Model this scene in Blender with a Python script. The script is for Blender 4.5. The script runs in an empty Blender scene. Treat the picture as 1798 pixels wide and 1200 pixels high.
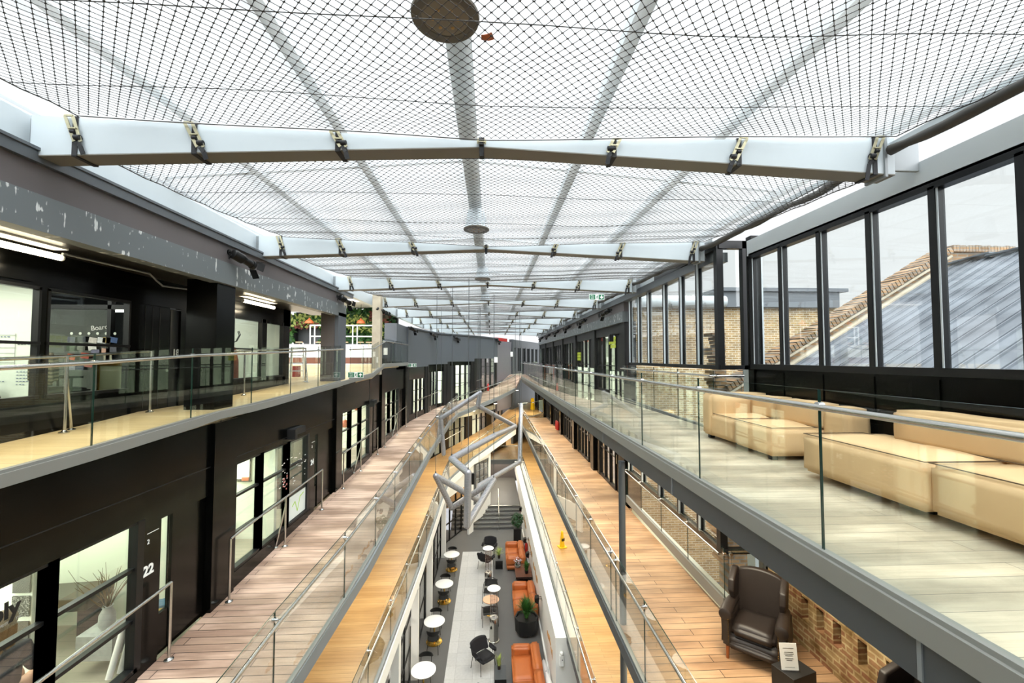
import bpy, bmesh, math, random
from mathutils import Vector, Matrix
import numpy as np
random.seed(7)
C = bpy.context.scene.collection
SC = bpy.context.scene
PI = math.pi

# ------------------------------------------------------------------ camera, sky, exposure
EYE = (0.0, 0.0, 10.35)
cam_d = bpy.data.cameras.new('camera'); cam = bpy.data.objects.new('camera', cam_d); C.objects.link(cam)
cam_d.sensor_width = 36.0; cam_d.lens = 36.0 * 750.0 / 1798.0
cam_d.clip_start = 0.05; cam_d.clip_end = 400
cam.location = EYE
cam.rotation_euler = (math.radians(90 + 2.288), 0, math.radians(-2.824))
SC.camera = cam
world = bpy.data.worlds.new('overcast_sky'); SC.world = world; world.use_nodes = True
wn = world.node_tree.nodes; wl = world.node_tree.links
bgn = wn['Background']
# overcast sky: even white cloud, with an unseen glow added high behind the viewpoint to light the hall
wtc = wn.new('ShaderNodeTexCoord'); dot = wn.new('ShaderNodeVectorMath'); dot.operation = 'DOT_PRODUCT'
dot.inputs[1].default_value = Vector((.12, -.5, .86)).normalized(); wl.new(wtc.outputs['Generated'], dot.inputs[0])
mxm = wn.new('ShaderNodeMath'); mxm.operation = 'MAXIMUM'; mxm.inputs[1].default_value = 0; wl.new(dot.outputs['Value'], mxm.inputs[0])
pwm = wn.new('ShaderNodeMath'); pwm.operation = 'POWER'; pwm.inputs[1].default_value = 3; wl.new(mxm.outputs[0], pwm.inputs[0])
mam = wn.new('ShaderNodeMath'); mam.operation = 'MULTIPLY_ADD'; mam.inputs[1].default_value = 6.8; mam.inputs[2].default_value = .66; wl.new(pwm.outputs[0], mam.inputs[0])
wl.new(mam.outputs[0], bgn.inputs['Strength'])
bgn.inputs['Color'].default_value = (0.96, 0.98, 1.0, 1)
SC.view_settings.view_transform = 'Standard'
SC.view_settings.look = 'None'
SC.view_settings.gamma = 1.0
SC.view_settings.use_curve_mapping = False
SC.view_settings.exposure = 0.68
try:
    SC.cycles.transparent_max_bounces = 40
    SC.cycles.max_bounces = 8
    SC.cycles.diffuse_bounces = 4
    SC.cycles.glossy_bounces = 3
    SC.cycles.sample_clamp_indirect = 6.0
except Exception:
    pass

def area(name, loc, size, power, color=(1, 1, 1), rot=(0, 0, 0)):
    d = bpy.data.lights.new(name, 'AREA'); d.shape = 'RECTANGLE'; d.size = size[0]; d.size_y = size[1]
    d.energy = power; d.color = color
    o = bpy.data.objects.new(name, d); o.location = loc; o.rotation_euler = rot; C.objects.link(o)
    return o
WARM = (1.0, 0.90, 0.70)
for y in (5.5, 11, 16.5, 22, 27.5):            # downlights under the galleries
    area('gallery_downlight', (3.2, y, 8.72), (0.9, 2.4), 95, WARM)
    area('gallery_downlight', (3.0, y + 1, 5.72), (0.9, 2.4), 75, WARM)
for y in (6, 11.5, 17):
    area('ramp_downlight', (-3.4, y, 6.1 + .038 * y), (0.8, 2.4), 85, WARM)
for y in (22.5,):
    area('ramp_downlight', (-3.2, y, 6.85), (0.8, 2.2), 70, WARM)
area('ramp_downlight', (-0.6, 28.6, 7.1), (1.2, 1.8), 70, WARM)
area('ramp_downlight', (2.6, 33.6, 8.0), (1.2, 1.8), 90, WARM)
area('stair_fill', (0.7, 33.0, 2.75), (1.4, 2), 60, (1, .9, .72))
area('stair_fill', (-.35, 28.9, 4.3), (.8, 1.0), 60, (1, .93, .8))  # unseen light added under the ramp bend to brighten the steps
area('cafe_light', (-3.6, 13.5, 2.9), (1.0, 4), 60, (1, .9, .75))
area('stair_fill', (0.4, 36.0, 5.3), (1.4, 2), 60, WARM)

# ------------------------------------------------------------------ helpers
class MB:
    def __init__(s): s.v = []; s.f = []; s.m = []
    def add(s, vs, fs, mi=0):
        b = len(s.v); s.v += [tuple(v) for v in vs]; s.f += [tuple(b + i for i in f) for f in fs]; s.m += [mi] * len(fs)
        return s
    def hexa(s, p, mi=0):      # p: 4 bottom, 4 top (same winding)
        return s.add(p, [(3, 2, 1, 0), (4, 5, 6, 7), (0, 1, 5, 4), (1, 2, 6, 5), (2, 3, 7, 6), (3, 0, 4, 7)], mi)
    def box(s, x0, x1, y0, y1, z0, z1, mi=0):
        return s.hexa([(x0, y0, z0), (x1, y0, z0), (x1, y1, z0), (x0, y1, z0), (x0, y0, z1), (x1, y0, z1), (x1, y1, z1), (x0, y1, z1)], mi)
    def cbox(s, c, d, rz=0, mi=0):
        ca, sa = math.cos(rz), math.sin(rz); P = []
        for z in (-1, 1):
            for x, y in ((-1, -1), (1, -1), (1, 1), (-1, 1)):
                X, Y = x * d[0] / 2, y * d[1] / 2
                P.append((c[0] + X * ca - Y * sa, c[1] + X * sa + Y * ca, c[2] + z * d[2] / 2))
        return s.hexa(P, mi)
    def bar(s, a, b, w, h, up=(0, 0, 1), mi=0):
        a, b = Vector(a), Vector(b); t = (b - a).normalized(); u = Vector(up)
        r = t.cross(u)
        if r.length < 1e-4: u = Vector((1, 0, 0)); r = t.cross(u)
        r.normalize(); u = r.cross(t); r *= w / 2; u *= h / 2
        return s.hexa([a - r - u, a + r - u, b + r - u, b - r - u, a - r + u, a + r + u, b + r + u, b - r + u], mi)
    def tube(s, pts, r, n=10, closed=False, cap=True, mi=0):
        pts = [Vector(p) for p in pts]; k = len(pts)
        rr = r if isinstance(r, (list, tuple)) else [r] * k
        ts = []
        for i in range(k):
            a = pts[(i - 1) % k] if closed else pts[max(i - 1, 0)]; b = pts[(i + 1) % k] if closed else pts[min(i + 1, k - 1)]
            t = (b - a); t = t.normalized() if t.length > 1e-9 else Vector((0, 0, 1)); ts.append(t)
        u = ts[0].orthogonal().normalized(); V = []
        for i in range(k):
            u = (u - ts[i] * u.dot(ts[i])); u = u.normalized() if u.length > 1e-6 else ts[i].orthogonal().normalized()
            w = ts[i].cross(u)
            for j in range(n):
                an = 2 * PI * j / n; V.append(pts[i] + (u * math.cos(an) + w * math.sin(an)) * rr[i])
        F = []
        for i in range(k if closed else k - 1):
            for j in range(n):
                a = i * n + j; b = i * n + (j + 1) % n; c = ((i + 1) % k) * n + (j + 1) % n; d = ((i + 1) % k) * n + j
                F.append((a, b, c, d))
        if cap and not closed:
            F.append(tuple(range(n - 1, -1, -1))); F.append(tuple((k - 1) * n + j for j in range(n)))
        return s.add(V, F, mi)
    def lathe(s, prof, c=(0, 0, 0), n=24, mi=0, sx=1, sy=1):
        V = []; F = []
        for r, z in prof:
            for j in range(n):
                an = 2 * PI * j / n; V.append((c[0] + r * math.cos(an) * sx, c[1] + r * math.sin(an) * sy, c[2] + z))
        for i in range(len(prof) - 1):
            for j in range(n):
                F.append((i * n + j, i * n + (j + 1) % n, (i + 1) * n + (j + 1) % n, (i + 1) * n + j))
        F.append(tuple(range(n - 1, -1, -1))); F.append(tuple((len(prof) - 1) * n + j for j in range(n)))
        return s.add(V, F, mi)
    def ball(s, c, r, n=14, m=8, mi=0):
        rx, ry, rz = r if isinstance(r, (tuple, list)) else (r, r, r)
        prof = [(max(math.sin(PI * i / m), 1e-3), -math.cos(PI * i / m) * rz) for i in range(m + 1)]
        return s.lathe(prof, c, n, mi, rx, ry)
    def prism(s, pts, z0, z1, mi=0):
        n = len(pts); V = [(p[0], p[1], z0) for p in pts] + [(p[0], p[1], z1) for p in pts]
        F = [tuple(range(n - 1, -1, -1)), tuple(range(n, 2 * n))] + [(i, (i + 1) % n, n + (i + 1) % n, n + i) for i in range(n)]
        return s.add(V, F, mi)
    def extr(s, prof, a, b, ax, up, mi=0):   # profile (u,v) in axes ax/up swept from a to b
        a, b, ax, up = Vector(a), Vector(b), Vector(ax), Vector(up); n = len(prof)
        V = [a + ax * u + up * v for u, v in prof] + [b + ax * u + up * v for u, v in prof]
        F = [tuple(range(n - 1, -1, -1)), tuple(range(n, 2 * n))] + [(i, (i + 1) % n, n + (i + 1) % n, n + i) for i in range(n)]
        return s.add(V, F, mi)
    def strip(s, A, B, t, mi=0):   # slab between two 3-D polylines, thickness t below
        n = len(A); V = list(A) + list(B) + [(p[0], p[1], p[2] - t) for p in A] + [(p[0], p[1], p[2] - t) for p in B]
        F = []
        for i in range(n - 1):
            F += [(i, n + i, n + i + 1, i + 1), (2 * n + i, 2 * n + i + 1, 3 * n + i + 1, 3 * n + i), (i, i + 1, 2 * n + i + 1, 2 * n + i), (n + i, 3 * n + i, 3 * n + i + 1, n + i + 1)]
        F += [(0, 2 * n, 3 * n, n), (n - 1, 2 * n - 1, 4 * n - 1, 3 * n - 1)]
        return s.add(V, F, mi)

def tag(o, label=None, cat=None, group=None, kind=None):
    if label: o['label'] = label
    if cat: o['category'] = cat
    if group: o['group'] = group
    if kind: o['kind'] = kind
    return o
def obj(name, mb, mats, parent=None, smooth=0, bevel=0, seg=2, label=None, cat=None, group=None, kind=None, loc=None, rz=0, sub=0):
    me = bpy.data.meshes.new(name); me.from_pydata(mb.v, [], mb.f)
    if not isinstance(mats, (list, tuple)): mats = [mats]
    for m in mats: me.materials.append(m)
    if len(mats) > 1: me.polygons.foreach_set('material_index', mb.m)
    bm = bmesh.new(); bm.from_mesh(me); bmesh.ops.recalc_face_normals(bm, faces=bm.faces); bm.to_mesh(me); bm.free()
    if smooth or sub:
        me.polygons.foreach_set('use_smooth', [True] * len(me.polygons))
        if smooth and not sub: me.set_sharp_from_angle(angle=math.radians(smooth))
    o = bpy.data.objects.new(name, me); C.objects.link(o)
    if parent: o.parent = parent
    if loc: o.location = loc
    if rz: o.rotation_euler = (0, 0, rz)
    if bevel:
        b = o.modifiers.new('b', 'BEVEL'); b.width = bevel; b.segments = seg; b.limit_method = 'ANGLE'
        if smooth: b.harden_normals = False
    if sub:
        b = o.modifiers.new('s', 'SUBSURF'); b.levels = sub; b.render_levels = sub
    return tag(o, label, cat, group, kind)
def empty(name, loc, rz, label, cat, group=None):
    o = bpy.data.objects.new(name, None); C.objects.link(o); o.location = loc; o.rotation_euler = (0, 0, rz)
    o.empty_display_size = .1
    return tag(o, label, cat, group)
def dup(root, loc=None, rz=None, label=None, group=None):
    r = root.copy(); C.objects.link(r)
    if loc is not None: r.location = loc
    if rz is not None: r.rotation_euler = (0, 0, rz)
    if label: r['label'] = label
    if group: r['group'] = group
    for ch in list(root.children):
        c = ch.copy(); C.objects.link(c); c.parent = r
        for g in ch.children:
            d = g.copy(); C.objects.link(d); d.parent = c
    return r
def st(name, mb, m, label, cat='building part', **k):
    return obj(name, mb, m, label=label, cat=cat, kind='structure', **k)
def word(parent, txt, m, size, mtx, name='lettering', bold=0.0, ext=.002, align='CENTER'):
    cu = bpy.data.curves.new(name, 'FONT'); cu.body = txt; cu.size = size; cu.extrude = ext; cu.offset = bold
    cu.align_x = align; cu.align_y = 'CENTER'; cu.materials.append(m)
    t_ = bpy.data.objects.new(name, cu); C.objects.link(t_); bpy.context.view_layer.update()
    me = bpy.data.meshes.new_from_object(t_.evaluated_get(bpy.context.evaluated_depsgraph_get())); bpy.data.objects.remove(t_)
    me.materials.clear(); me.materials.append(m)
    o = bpy.data.objects.new(name, me); C.objects.link(o); o.matrix_world = mtx
    if parent: o.parent = parent; o.matrix_parent_inverse = parent.matrix_basis.inverted()
    return o
def facing(loc, right, up):   # matrix whose x = right, y = up
    r = Vector(right).normalized(); u = Vector(up).normalized(); n = r.cross(u)
    return Matrix(((r.x, u.x, n.x, loc[0]), (r.y, u.y, n.y, loc[1]), (r.z, u.z, n.z, loc[2]), (0, 0, 0, 1)))

# ------------------------------------------------------------------ materials
def newmat(name):
    m = bpy.data.materials.new(name); m.use_nodes = True
    return m, m.node_tree.nodes, m.node_tree.links, m.node_tree.nodes['Principled BSDF']
def rgb(h):
    c = [int(h[i:i + 2], 16) / 255 for i in (0, 2, 4)]
    return tuple(x / 12.92 if x < .04045 else ((x + .055) / 1.055) ** 2.4 for x in c) + (1,)
def mat(name, col, rough=.5, metal=0, var=0.0, scale=3.0, bump=0, bscale=60, emit=0, coat=0, spec=None):
    m, N, L, B = newmat(name)
    c = rgb(col) if isinstance(col, str) else col
    B.inputs['Base Color'].default_value = c; B.inputs['Roughness'].default_value = rough; B.inputs['Metallic'].default_value = metal
    if coat: B.inputs['Coat Weight'].default_value = coat
    if spec is not None: B.inputs['Specular IOR Level'].default_value = spec
    tc = N.new('ShaderNodeTexCoord')
    if var:
        n = N.new('ShaderNodeTexNoise'); n.inputs['Scale'].default_value = scale; n.inputs['Detail'].default_value = 5
        L.new(tc.outputs['Object'], n.inputs['Vector'])
        mx = N.new('ShaderNodeMixRGB'); mx.blend_type = 'MIX'
        mx.inputs[1].default_value = tuple(max(0, x * (1 - var)) for x in c[:3]) + (1,)
        mx.inputs[2].default_value = tuple(min(1, x * (1 + var)) for x in c[:3]) + (1,)
        L.new(n.outputs['Fac'], mx.inputs[0]); L.new(mx.outputs[0], B.inputs['Base Color'])
    if bump:
        n = N.new('ShaderNodeTexNoise'); n.inputs['Scale'].default_value = bscale; n.inputs['Detail'].default_value = 4
        L.new(tc.outputs['Object'], n.inputs['Vector'])
        b = N.new('ShaderNodeBump'); b.inputs['Strength'].default_value = bump; b.inputs['Distance'].default_value = .01
        L.new(n.outputs['Fac'], b.inputs['Height']); L.new(b.outputs['Normal'], B.inputs['Normal'])
    if emit:
        B.inputs['Emission Color'].default_value = c; B.inputs['Emission Strength'].default_value = emit
    return m
def brickmat(name, axes, cols, mortar, bw, bh, ms, rough=.8, offset=.5, var=.5, bump=.3, vscale=2.0, dirt=None, spec=.5, coat=0, wob=0):
    # pattern over two object axes: axes='xy' -> brick length along x, courses along y
    m, N, L, B = newmat(name)
    tc = N.new('ShaderNodeTexCoord'); sp = N.new('ShaderNodeSeparateXYZ'); cb = N.new('ShaderNodeCombineXYZ')
    L.new(tc.outputs['Object'], sp.inputs[0])
    L.new(sp.outputs['xyz'.index(axes[0])], cb.inputs[0]); L.new(sp.outputs['xyz'.index(axes[1])], cb.inputs[1])
    br = N.new('ShaderNodeTexBrick'); br.offset = offset; br.inputs['Scale'].default_value = 1
    br.inputs['Brick Width'].default_value = bw; br.inputs['Row Height'].default_value = bh
    br.inputs['Mortar Size'].default_value = ms; br.inputs['Mortar Smooth'].default_value = .1; br.inputs['Bias'].default_value = 0
    br.inputs['Color1'].default_value = rgb(cols[0]); br.inputs['Color2'].default_value = rgb(cols[1]); br.inputs['Mortar'].default_value = rgb(mortar)
    if wob:
        wn_ = N.new('ShaderNodeTexNoise'); wn_.inputs['Scale'].default_value = 9; wn_.inputs['Detail'].default_value = 3; L.new(tc.outputs['Object'], wn_.inputs['Vector'])
        ws = N.new('ShaderNodeVectorMath'); ws.operation = 'MULTIPLY_ADD'; ws.inputs[1].default_value = (wob, wob, wob); L.new(wn_.outputs['Color'], ws.inputs[0]); L.new(cb.outputs[0], ws.inputs[2]); L.new(ws.outputs[0], br.inputs['Vector'])
    else: L.new(cb.outputs[0], br.inputs['Vector'])
    n = N.new('ShaderNodeTexNoise'); n.inputs['Scale'].default_value = vscale; n.inputs['Detail'].default_value = 6
    L.new(tc.outputs['Object'], n.inputs['Vector'])
    rp = N.new('ShaderNodeValToRGB'); rp.color_ramp.elements[0].position = .3; rp.color_ramp.elements[1].position = .7
    a, b = 1 - var, 1.0
    rp.color_ramp.elements[0].color = (a, a, a, 1) if not dirt else rgb(dirt); rp.color_ramp.elements[1].color = (b, b, b, 1)
    L.new(n.outputs['Fac'], rp.inputs[0])
    mx = N.new('ShaderNodeMixRGB'); mx.blend_type = 'MULTIPLY'; mx.inputs[0].default_value = 1
    L.new(br.outputs['Color'], mx.inputs[1]); L.new(rp.outputs[0], mx.inputs[2]); L.new(mx.outputs[0], B.inputs['Base Color'])
    B.inputs['Roughness'].default_value = rough; B.inputs['Specular IOR Level'].default_value = spec
    if coat: B.inputs['Coat Weight'].default_value = coat; B.inputs['Coat Roughness'].default_value = .25
    if bump:
        iv = N.new('ShaderNodeMath'); iv.operation = 'SUBTRACT'; iv.inputs[0].default_value = 1; L.new(br.outputs['Fac'], iv.inputs[1])
        bp = N.new('ShaderNodeBump'); bp.inputs['Strength'].default_value = bump; bp.inputs['Distance'].default_value = .01
        L.new(iv.outputs[0], bp.inputs['Height']); L.new(bp.outputs['Normal'], B.inputs['Normal'])
    return m
def planks(name, c1, c2, gap, w=.14, l=2.6, rough=.45, dirt='b0a090', along='x', var=.35, gapw=.004, grain=.25):
    # timber boards: brick pattern for the boards, stretched noise for grain and wear
    m, N, L, B = newmat(name)
    tc = N.new('ShaderNodeTexCoord'); sp = N.new('ShaderNodeSeparateXYZ'); cb = N.new('ShaderNodeCombineXYZ')
    L.new(tc.outputs['Object'], sp.inputs[0])
    L.new(sp.outputs[0 if along == 'x' else 1], cb.inputs[0]); L.new(sp.outputs[1 if along == 'x' else 0], cb.inputs[1])
    br = N.new('ShaderNodeTexBrick'); br.offset = .37; br.offset_frequency = 2; br.inputs['Scale'].default_value = 1
    br.inputs['Brick Width'].default_value = l; br.inputs['Row Height'].default_value = w; br.inputs['Mortar Size'].default_value = gapw
    br.inputs['Mortar Smooth'].default_value = .3; br.inputs['Bias'].default_value = 0
    br.inputs['Color1'].default_value = rgb(c1); br.inputs['Color2'].default_value = rgb(c2); br.inputs['Mortar'].default_value = rgb(gap)
    L.new(cb.outputs[0], br.inputs['Vector'])
    mp = N.new('ShaderNodeMapping'); mp.inputs['Scale'].default_value = (1.2, 28, 1); L.new(cb.outputs[0], mp.inputs['Vector'])
    n = N.new('ShaderNodeTexNoise'); n.inputs['Scale'].default_value = 1; n.inputs['Detail'].default_value = 8; n.inputs['Roughness'].default_value = .65
    L.new(mp.outputs[0], n.inputs['Vector'])
    r1 = N.new('ShaderNodeValToRGB'); r1.color_ramp.elements[0].position = .3; r1.color_ramp.elements[1].position = .65
    g = 1 - grain; r1.color_ramp.elements[0].color = (g, g, g, 1); r1.color_ramp.elements[1].color = (1, 1, 1, 1); L.new(n.outputs['Fac'], r1.inputs[0])
    m1 = N.new('ShaderNodeMixRGB'); m1.blend_type = 'MULTIPLY'; m1.inputs[0].default_value = 1; L.new(br.outputs['Color'], m1.inputs[1]); L.new(r1.outputs[0], m1.inputs[2])
    mp2 = N.new('ShaderNodeMapping'); mp2.inputs['Scale'].default_value = (.5, 1.6, 1); L.new(cb.outputs[0], mp2.inputs['Vector'])
    n2 = N.new('ShaderNodeTexNoise'); n2.inputs['Scale'].default_value = 1.3; n2.inputs['Detail'].default_value = 6; L.new(mp2.outputs[0], n2.inputs['Vector'])
    r2 = N.new('ShaderNodeValToRGB'); r2.color_ramp.elements[0].position = .42; r2.color_ramp.elements[1].position = .62
    r2.color_ramp.elements[0].color = (var, var, var, 1); r2.color_ramp.elements[1].color = (0, 0, 0, 1); L.new(n2.outputs['Fac'], r2.inputs[0])
    m2 = N.new('ShaderNodeMixRGB'); m2.blend_type = 'MULTIPLY'; L.new(r2.outputs[0], m2.inputs[0]); L.new(m1.outputs[0], m2.inputs[1]); m2.inputs[2].default_value = rgb(dirt)
    L.new(m2.outputs[0], B.inputs['Base Color']); B.inputs['Roughness'].default_value = rough
    bp = N.new('ShaderNodeBump'); bp.inputs['Strength'].default_value = .15; bp.inputs['Distance'].default_value = .004; L.new(n.outputs['Fac'], bp.inputs['Height']); L.new(bp.outputs['Normal'], B.inputs['Normal'])
    return m
def glassmat(name, tint, refl=1.0, ior=1.5, rough=0.0):
    m, N, L, B = newmat(name); N.remove(B); out = N['Material Output']
    t = N.new('ShaderNodeBsdfTransparent'); t.inputs['Color'].default_value = tuple(tint) + (1,)
    g = N.new('ShaderNodeBsdfGlossy'); g.inputs['Roughness'].default_value = rough
    f = N.new('ShaderNodeLayerWeight'); f.inputs['Blend'].default_value = .5
    p = N.new('ShaderNodeMath'); p.operation = 'POWER'; p.inputs[1].default_value = 5; L.new(f.outputs['Facing'], p.inputs[0])
    k = N.new('ShaderNodeMath'); k.operation = 'MULTIPLY_ADD'; k.use_clamp = True; k.inputs[1].default_value = .9 * refl; k.inputs[2].default_value = .04 * refl; L.new(p.outputs[0], k.inputs[0])
    mx = N.new('ShaderNodeMixShader'); L.new(k.outputs[0], mx.inputs[0]); L.new(t.outputs[0], mx.inputs[1]); L.new(g.outputs[0], mx.inputs[2]); L.new(mx.outputs[0], out.inputs['Surface'])
    return m

M = {}
M['black'] = mat('black_panel', '050504', .2, var=.12, scale=1.5, spec=.22)
M['black_matt'] = mat('black_paint', '111111', .55)
M['frame'] = mat('window_frame_black', '0c0d0f', .38, spec=.35)
M['steelgrey'] = None
M['taupe'] = mat('taupe_panel', '5a5454', .55, var=.06)
M['gutter'] = mat('gutter_grey', '585c60', .4, .3)
M['palegrey'] = mat('pale_steel', 'b3bbbf', .42, 0, var=.05)
M['beam'] = mat('roof_beam_paint', 'aab2b6', .45, 0, var=.04)
M['midgrey'] = mat('mid_grey_steel', '7d8284', .42, .05, var=.05)
M['fascia'] = mat('fascia_grey', '82827d', .42, .05, var=.05)
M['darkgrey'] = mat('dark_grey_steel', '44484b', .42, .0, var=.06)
M['slate'] = mat('slate_panel', '555a60', .55, var=.06, scale=.8)
M['mauve'] = mat('mauve_panel', '77737a', .45, .1, var=.06)
M['white'] = mat('white_plaster', 'efeee9', .6, var=.02)
M['offwhite'] = mat('office_plaster', 'e9efdf', .65)
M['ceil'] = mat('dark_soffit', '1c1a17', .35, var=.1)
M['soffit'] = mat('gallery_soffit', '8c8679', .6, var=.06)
M['greyfloor'] = mat('grey_resin_floor', '5d5c5a', .5, var=.12, scale=1.2)
M['officefloor'] = mat('office_floor', '9a9684', .5, var=.1)
M['steel'] = mat('brushed_steel', 'c3c2bd', .25, 1.0, var=.05)
M['chrome'] = mat('polished_steel', 'd8d8d8', .12, 1.0)
M['brass'] = mat('brass', 'c9a24e', .22, 1.0)
M['zinc'] = mat('zinc_plate', 'a09a80', .35, .8, var=.15, scale=30)
M['webbing'] = mat('black_webbing', '17171a', .7)
M['netwire'] = mat('net_wire', '3b3936', .5, .3)
M['red'] = mat('red_paint', 'b02820', .4)
M['yellow'] = mat('yellow_plastic', 'f0c012', .4)
M['green'] = mat('sign_green', '1f6d4c', .45)
M['signwhite'] = mat('sign_white', 'f3f4f0', .45)
M['cream'] = mat('tan_leather', 'd0ad80', .75, var=.13, scale=2.5, bump=.06, bscale=14)
M['orange'] = mat('orange_leather', 'bf6a34', .42, var=.1, scale=4, bump=.12, bscale=18)
M['brownleather'] = mat('brown_leather', '261e1a', .48, var=.2, scale=3, bump=.1, bscale=12)
M['woodleg'] = mat('polished_wood_leg', '8a4a22', .35)
M['blackfab'] = mat('black_fabric', '17161a', .85, bump=.2, bscale=150)
M['blackmetal'] = mat('black_metal', '141414', .4, .4)
M['marble'] = mat('marble_top', 'f0efec', .25, var=.04, scale=6)
M['copper'] = mat('pink_table_top', 'e3b18e', .4)
M['leaf'] = mat('green_leaf', '3c6a2a', .5, var=.35, scale=8)
M['leaf2'] = mat('dark_green_leaf', '1f4a22', .45, var=.3, scale=8)
M['leaf3'] = mat('variegated_leaf', '9fae5c', .5, var=.3, scale=14)
M['leafred'] = mat('russet_leaf', '7c4038', .55, var=.3, scale=8)
M['soil'] = mat('soil', '2a2018', .9)
M['twig'] = mat('dry_twig', '6e5e44', .8)
M['ceramic'] = mat('grey_ceramic', '9fa3a0', .4, var=.3, scale=12)
M['paper'] = mat('white_paper', 'f0efe9', .7)
M['ink'] = mat('black_ink', '101010', .6)
M['greyink'] = mat('grey_ink', '8a8a86', .7)
M['lampwarm'] = mat('lamp_glow', (1, .88, .62, 1), .5, emit=9)
M['lampwhite'] = mat('tube_glow', (1, .97, .9, 1), .5, emit=8)
M['lightwood'] = mat('light_wood', 'c89a62', .5, var=.15, scale=5)
M['redwood'] = planks('stained_boards', '8a5236', '6d3f2b', '2c1a12', .12, 1.8, .5, along='x')
M['glass'] = glassmat('balustrade_glass', (.955, .98, .965), 1.2)
M['window'] = glassmat('window_glass', (.95, .97, .96), 1.9)
M['darkwindow'] = glassmat('tinted_glass', (.62, .64, .60), 1.5)
M['roofglass'] = glassmat('roof_glazing', (.97, .98, .98), .6)
def hazysheet():
    m, N, L, B = newmat('milky_roof_sheet'); N.remove(B); out = N['Material Output']
    t = N.new('ShaderNodeBsdfTransparent'); t.inputs['Color'].default_value = (.97, .98, .98, 1)
    g = N.new('ShaderNodeBsdfTranslucent'); g.inputs['Color'].default_value = (.93, .94, .94, 1)
    mx = N.new('ShaderNodeMixShader'); mx.inputs[0].default_value = .09; L.new(t.outputs[0], mx.inputs[1]); L.new(g.outputs[0], mx.inputs[2]); L.new(mx.outputs[0], out.inputs['Surface'])
    return m
M['milky'] = hazysheet()
M['tubeglass'] = glassmat('heater_tube_glass', (.90, .90, .92), 1.3)
M['glassedge'] = mat('glass_edge_green', '16302a', .2, spec=.6)
M['oak'] = planks('oak_boards', 'd9c295', 'd0b788', '9a8058', .16, 2.2, .38, along='x', var=.2, gapw=.003, grain=.15)
M['pinkboards'] = planks('weathered_pink_boards', 'dcbda6', 'cdac97', '54443a', .145, 3.0, .5, dirt='a2978c', along='x', var=.75, gapw=.006)
M['orangeboards'] = planks('pine_boards', 'cfaa84', 'c39a73', '57412e', .15, 3.2, .42, dirt='9a8c7c', along='x', var=.6, gapw=.006)
M['goldboards'] = planks('golden_boards', 'c7a16b', 'bb935c', '84663c', .11, 2.8, .42, dirt='b9986c', along='x', var=.3, gapw=.003)
M['greyboards'] = planks('grey_washed_boards', 'dccdb2', 'cdc2ab', '857d70', .17, 3.4, .36, dirt='a09f9b', along='x', var=.75, gapw=.003)
M['brick'] = brickmat('london_stock_brick', 'xz', ('b39667', '8f744b'), 'c4bba6', .235, .077, .012, var=.35, vscale=3)
M['brickside'] = brickmat('rough_old_brick', 'yz', ('9a6a4c', 'a58c60'), 'c2ae84', .225, .08, .012, var=.45, vscale=5, bump=1.0, dirt='a08c66', wob=.028)
M['gablebrick'] = brickmat('gable_brick', 'xz', ('b08a62', '8a6a48'), '8a8378', .235, .077, .012, var=.55, vscale=4)
M['tiles'] = brickmat('pale_stone_tiles', 'yx', ('c9c8c5', 'bfbebb'), '9b9a98', .62, .58, .004, rough=.5, offset=.0, var=.1, bump=.05, vscale=12)
M['stone'] = mat('weathered_stone', 'a39a88', .85, var=.35, scale=3, bump=.4, bscale=10)

def roofsheet():
    m, N, L, B = newmat('corrugated_roof')
    tc = N.new('ShaderNodeTexCoord'); sp = N.new('ShaderNodeSeparateXYZ'); L.new(tc.outputs['Object'], sp.inputs[0])
    n = N.new('ShaderNodeTexNoise'); n.inputs['Scale'].default_value = 1.4; n.inputs['Detail'].default_value = 6; L.new(tc.outputs['Object'], n.inputs['Vector'])
    r = N.new('ShaderNodeValToRGB'); r.color_ramp.elements[0].color = rgb('4c5057'); r.color_ramp.elements[1].color = rgb('7a8088')
    r.color_ramp.elements[0].position = .3; r.color_ramp.elements[1].position = .75; L.new(n.outputs['Fac'], r.inputs[0]); L.new(r.outputs[0], B.inputs['Base Color'])
    B.inputs['Roughness'].default_value = .6
    return m
M['roofsheet'] = roofsheet()
def streaked():   # grey painted channel with runs of white lime down from its top edge
    m, N, L, B = newmat('streaked_grey_steel')
    tc = N.new('ShaderNodeTexCoord'); mp = N.new('ShaderNodeMapping'); mp.inputs['Scale'].default_value = (1, 26, 1.5); L.new(tc.outputs['Object'], mp.inputs['Vector'])
    n = N.new('ShaderNodeTexNoise'); n.inputs['Scale'].default_value = 1; n.inputs['Detail'].default_value = 3; L.new(mp.outputs[0], n.inputs['Vector'])
    n2 = N.new('ShaderNodeTexNoise'); n2.inputs['Scale'].default_value = 9; L.new(tc.outputs['Object'], n2.inputs['Vector'])
    ad = N.new('ShaderNodeMath'); ad.operation = 'MULTIPLY'; L.new(n.outputs['Fac'], ad.inputs[0]); L.new(n2.outputs['Fac'], ad.inputs[1])
    r = N.new('ShaderNodeValToRGB'); r.color_ramp.elements[0].position = .35; r.color_ramp.elements[1].position = .39
    r.color_ramp.elements[0].color = rgb('62686a'); r.color_ramp.elements[1].color = rgb('c9ccca'); L.new(ad.outputs[0], r.inputs[0])
    L.new(r.outputs[0], B.inputs['Base Color']); B.inputs['Roughness'].default_value = .5
    return m
M['steelgrey'] = streaked()
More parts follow.
